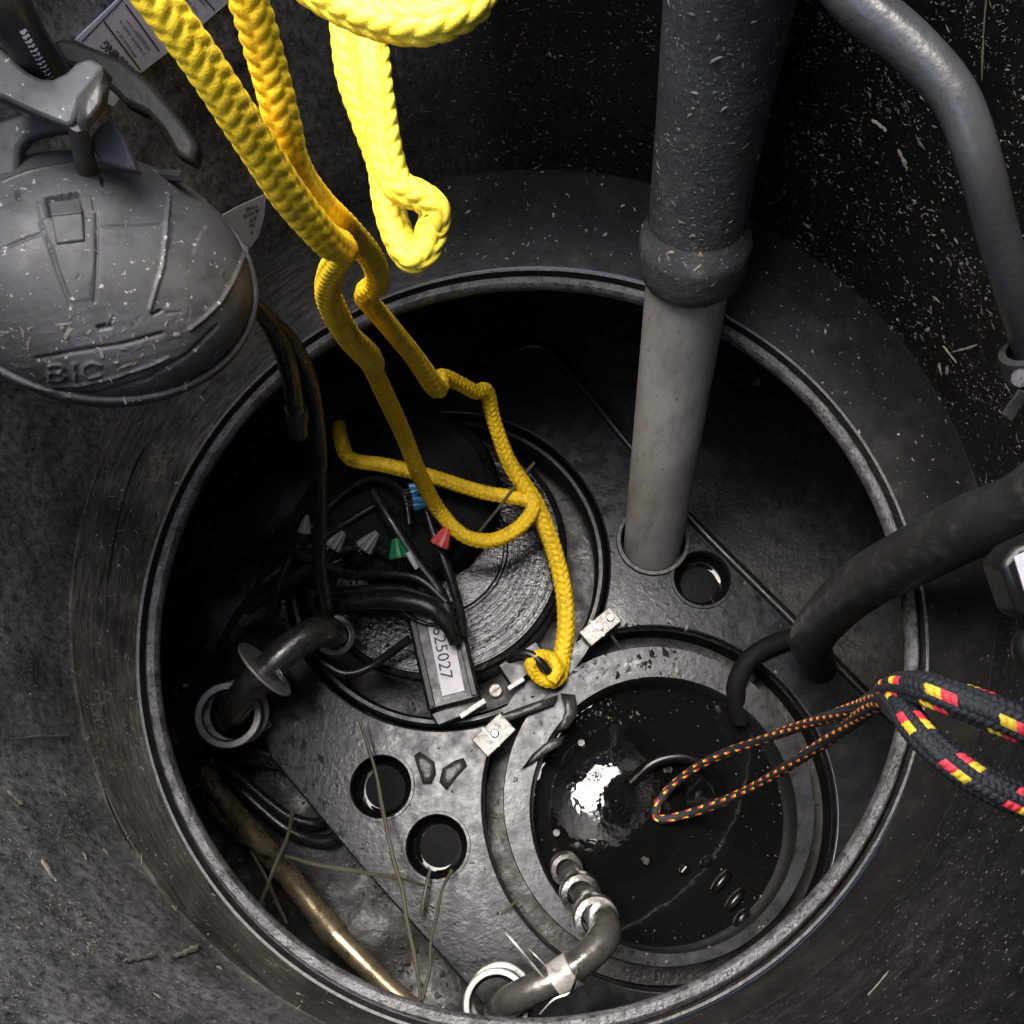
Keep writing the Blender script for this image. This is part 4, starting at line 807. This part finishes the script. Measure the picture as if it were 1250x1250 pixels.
scatter(m, [(930, 0, 1250, 560, 4200, small), (950, 60, 1250, 480, 130, big), (1100, 450, 1250, 880, 300, small), (430, 0, 800, 210, 600, small), (0, 480, 130, 1250, 2200, small), (0, 900, 300, 1250, 1100, small),
            (0, 820, 300, 1250, 90, big), (1100, 980, 1250, 1250, 50, small), (240, 0, 430, 260, 160, small), (40, 0, 240, 60, 90, small)], {'shaft_wall'})
hair = [0.7, 0.9, 1.1]; scatter(m, [(0, 480, 130, 1250, 190, hair), (0, 900, 320, 1250, 190, hair), (930, 0, 1250, 620, 190, hair), (430, 0, 800, 210, 60, hair), (1050, 960, 1250, 1250, 40, hair)], {'shaft_wall'}, (6, 20), 0.5)
kind(m.build('wall_flecks', chips, sharp=180), 'stuff')
m = MB(); scatter(m, [(90, 480, 260, 1250, 500, small), (250, 1000, 500, 1250, 160, small), (450, 205, 780, 320, 90, small), (900, 300, 1180, 620, 160, small)], {'shaft_shoulder'}); scatter(m, [(90, 480, 260, 1250, 150, hair), (250, 1000, 500, 1250, 60, hair)], {'shaft_shoulder'}, (6, 18), 0.4); kind(m.build('shoulder_flecks', chips, sharp=180), 'stuff')
m = MB(); scatter(m, [(780, -5, 980, 350, 1100, small), (780, -5, 980, 340, 60, big)], {'sleeve', 'collar'}, (1, 4.5)); kind(m.build('stuck_flecks', chips, sv, sharp=180), 'stuff')
m = MB(); scatter(m, [(0, 190, 310, 490, 110, small), (0, 370, 240, 490, 260, small), (0, 390, 240, 480, 40, big)], {'dome_shell'}, (1, 4.5), 0.25); kind(m.build('stuck_flecks', [M['chipdull'], M['chipdull']], dome, sharp=180), 'stuff')
m = MB(); scatter(m, [(330, 700, 1000, 1200, 900, [1.5, 2, 2.5, 3, 4, 5]), (690, 760, 830, 830, 160, [2, 3, 4, 6, 8])], {'plate', 'well_flange'}, (1, 1.8), 0.35); kind(m.build('dark_crumbs', [M['leaf'], M['matte']], sharp=180), 'stuff')
# cracks in the shoulder
SH = bpy.data.objects['shaft_shoulder']
for crack in ([(183, 538), (168, 562), (152, 605), (140, 655), (130, 720)], [(122, 945), (135, 985), (152, 1020), (165, 1040)], [(205, 1075), (222, 1105), (228, 1112)], [(256, 1130), (285, 1165), (310, 1190), (345, 1220)]):
    ps = []
    for x, y in crack:
        hit, p, nn, _i, ob, _m = scene.ray_cast(DG, CAM, ray(x, y).normalized())
        if hit and ob.name in ('shaft_shoulder', 'shaft_wall'): ps.append(p)
    if len(ps) > 1:
        m = MB(); m.tube(ps, [0.0002]+[rnd.uniform(.0007, .0014) for _ in ps[2:]]+[0.0002], seg=6, step=0.006); m.build('crack', M['matte'], SH)
m = MB(); scatter(m, [(104, 840, 170, 950, 120, [2, 3, 4]), (182, 540, 202, 588, 60, [2, 3, 4]), (205, 1150, 246, 1178, 60, [2, 3, 4]), (10, 955, 32, 990, 40, [2, 3])], {'shaft_shoulder', 'shaft_wall'}, (1, 2.5), 0.15); kind(m.build('dried_mud', [M['mudtan'], M['chipdull']], sharp=180), 'stuff')
# bits of straw on the wall
def straw(label, px0, py0, px1, py1, wpx, mk='chip', wob=0.0):
    a, b_ = W(px0, py0, 0.0008), W(px1, py1, 0.0008); mid = (a+b_)/2; nn = Vector((WC.x-mid.x, WC.y-mid.y, 0)).normalized(); sdv = (b_-a).cross(nn).normalized(); r_ = rad(mid, wpx); n_ = 9; up, dn, ce = [], [], []
    for i in range(n_):
        t_ = i/(n_-1); c = a.lerp(b_, t_)+sdv*(wob*math.sin(3.14*t_)+rnd.uniform(-.25, .25)*r_); w_ = r_*(0.15 if i in (0, n_-1) else rnd.uniform(.35, 1.1))
        up.append(c+sdv*w_); dn.append(c-sdv*w_*rnd.uniform(.5, 1.1)); ce.append(c+nn*(r_*rnd.uniform(.3, .8)+0.0003))
    mm_ = MB(); mm_.add(up+ce+dn, [(i, i+1, n_+i+1, n_+i) for i in range(n_-1)]+[(n_+i, n_+i+1, 2*n_+i+1, 2*n_+i) for i in range(n_-1)])
    return tag(mm_.build('straw_bit', M[mk], sharp=180), label, 'straw', 'bits of straw stuck to the shaft wall')
straw('long pale straw standing upright on the wall in the upper right corner', 1205, -10, 1199, 98, 3.5, 'straw', 0.001)
straw('pale straw bit stuck left of the conduit near the top', 1064, 60, 1078, 66, 8)
straw('pale straw bit stuck just left of the bend in the conduit', 1130, 118, 1150, 128, 7)
straw('brownish straw bit in the middle of the right wall', 1065, 145, 1082, 160, 8)
straw('yellowish straw bit below the brownish one on the right wall', 1097, 182, 1108, 208, 8, 'straw')
straw('thin crooked straw at the right near the clamp', 1160, 430, 1195, 420, 4, 'chip', 0.001)
straw('short slanting straw right of the rim under the clamp', 1152, 422, 1168, 443, 4)
straw('white splinter stuck on the lower left wall', 150, 1174, 192, 1165, 8)
straw('tan crumb beside the white splinter on the lower left wall', 208, 1170, 244, 1154, 11)
straw('tan star shaped crumb high on the left wall', 8, 965, 28, 982, 9)
straw('tan smear of straw on the left wall under the star crumb', 50, 1050, 68, 1076, 9)
straw('pale scratch of straw level on the left wall', 10, 903, 85, 897, 5)
straw('thin pale straw on the dark lower right wall', 1060, 1215, 1085, 1186, 3)
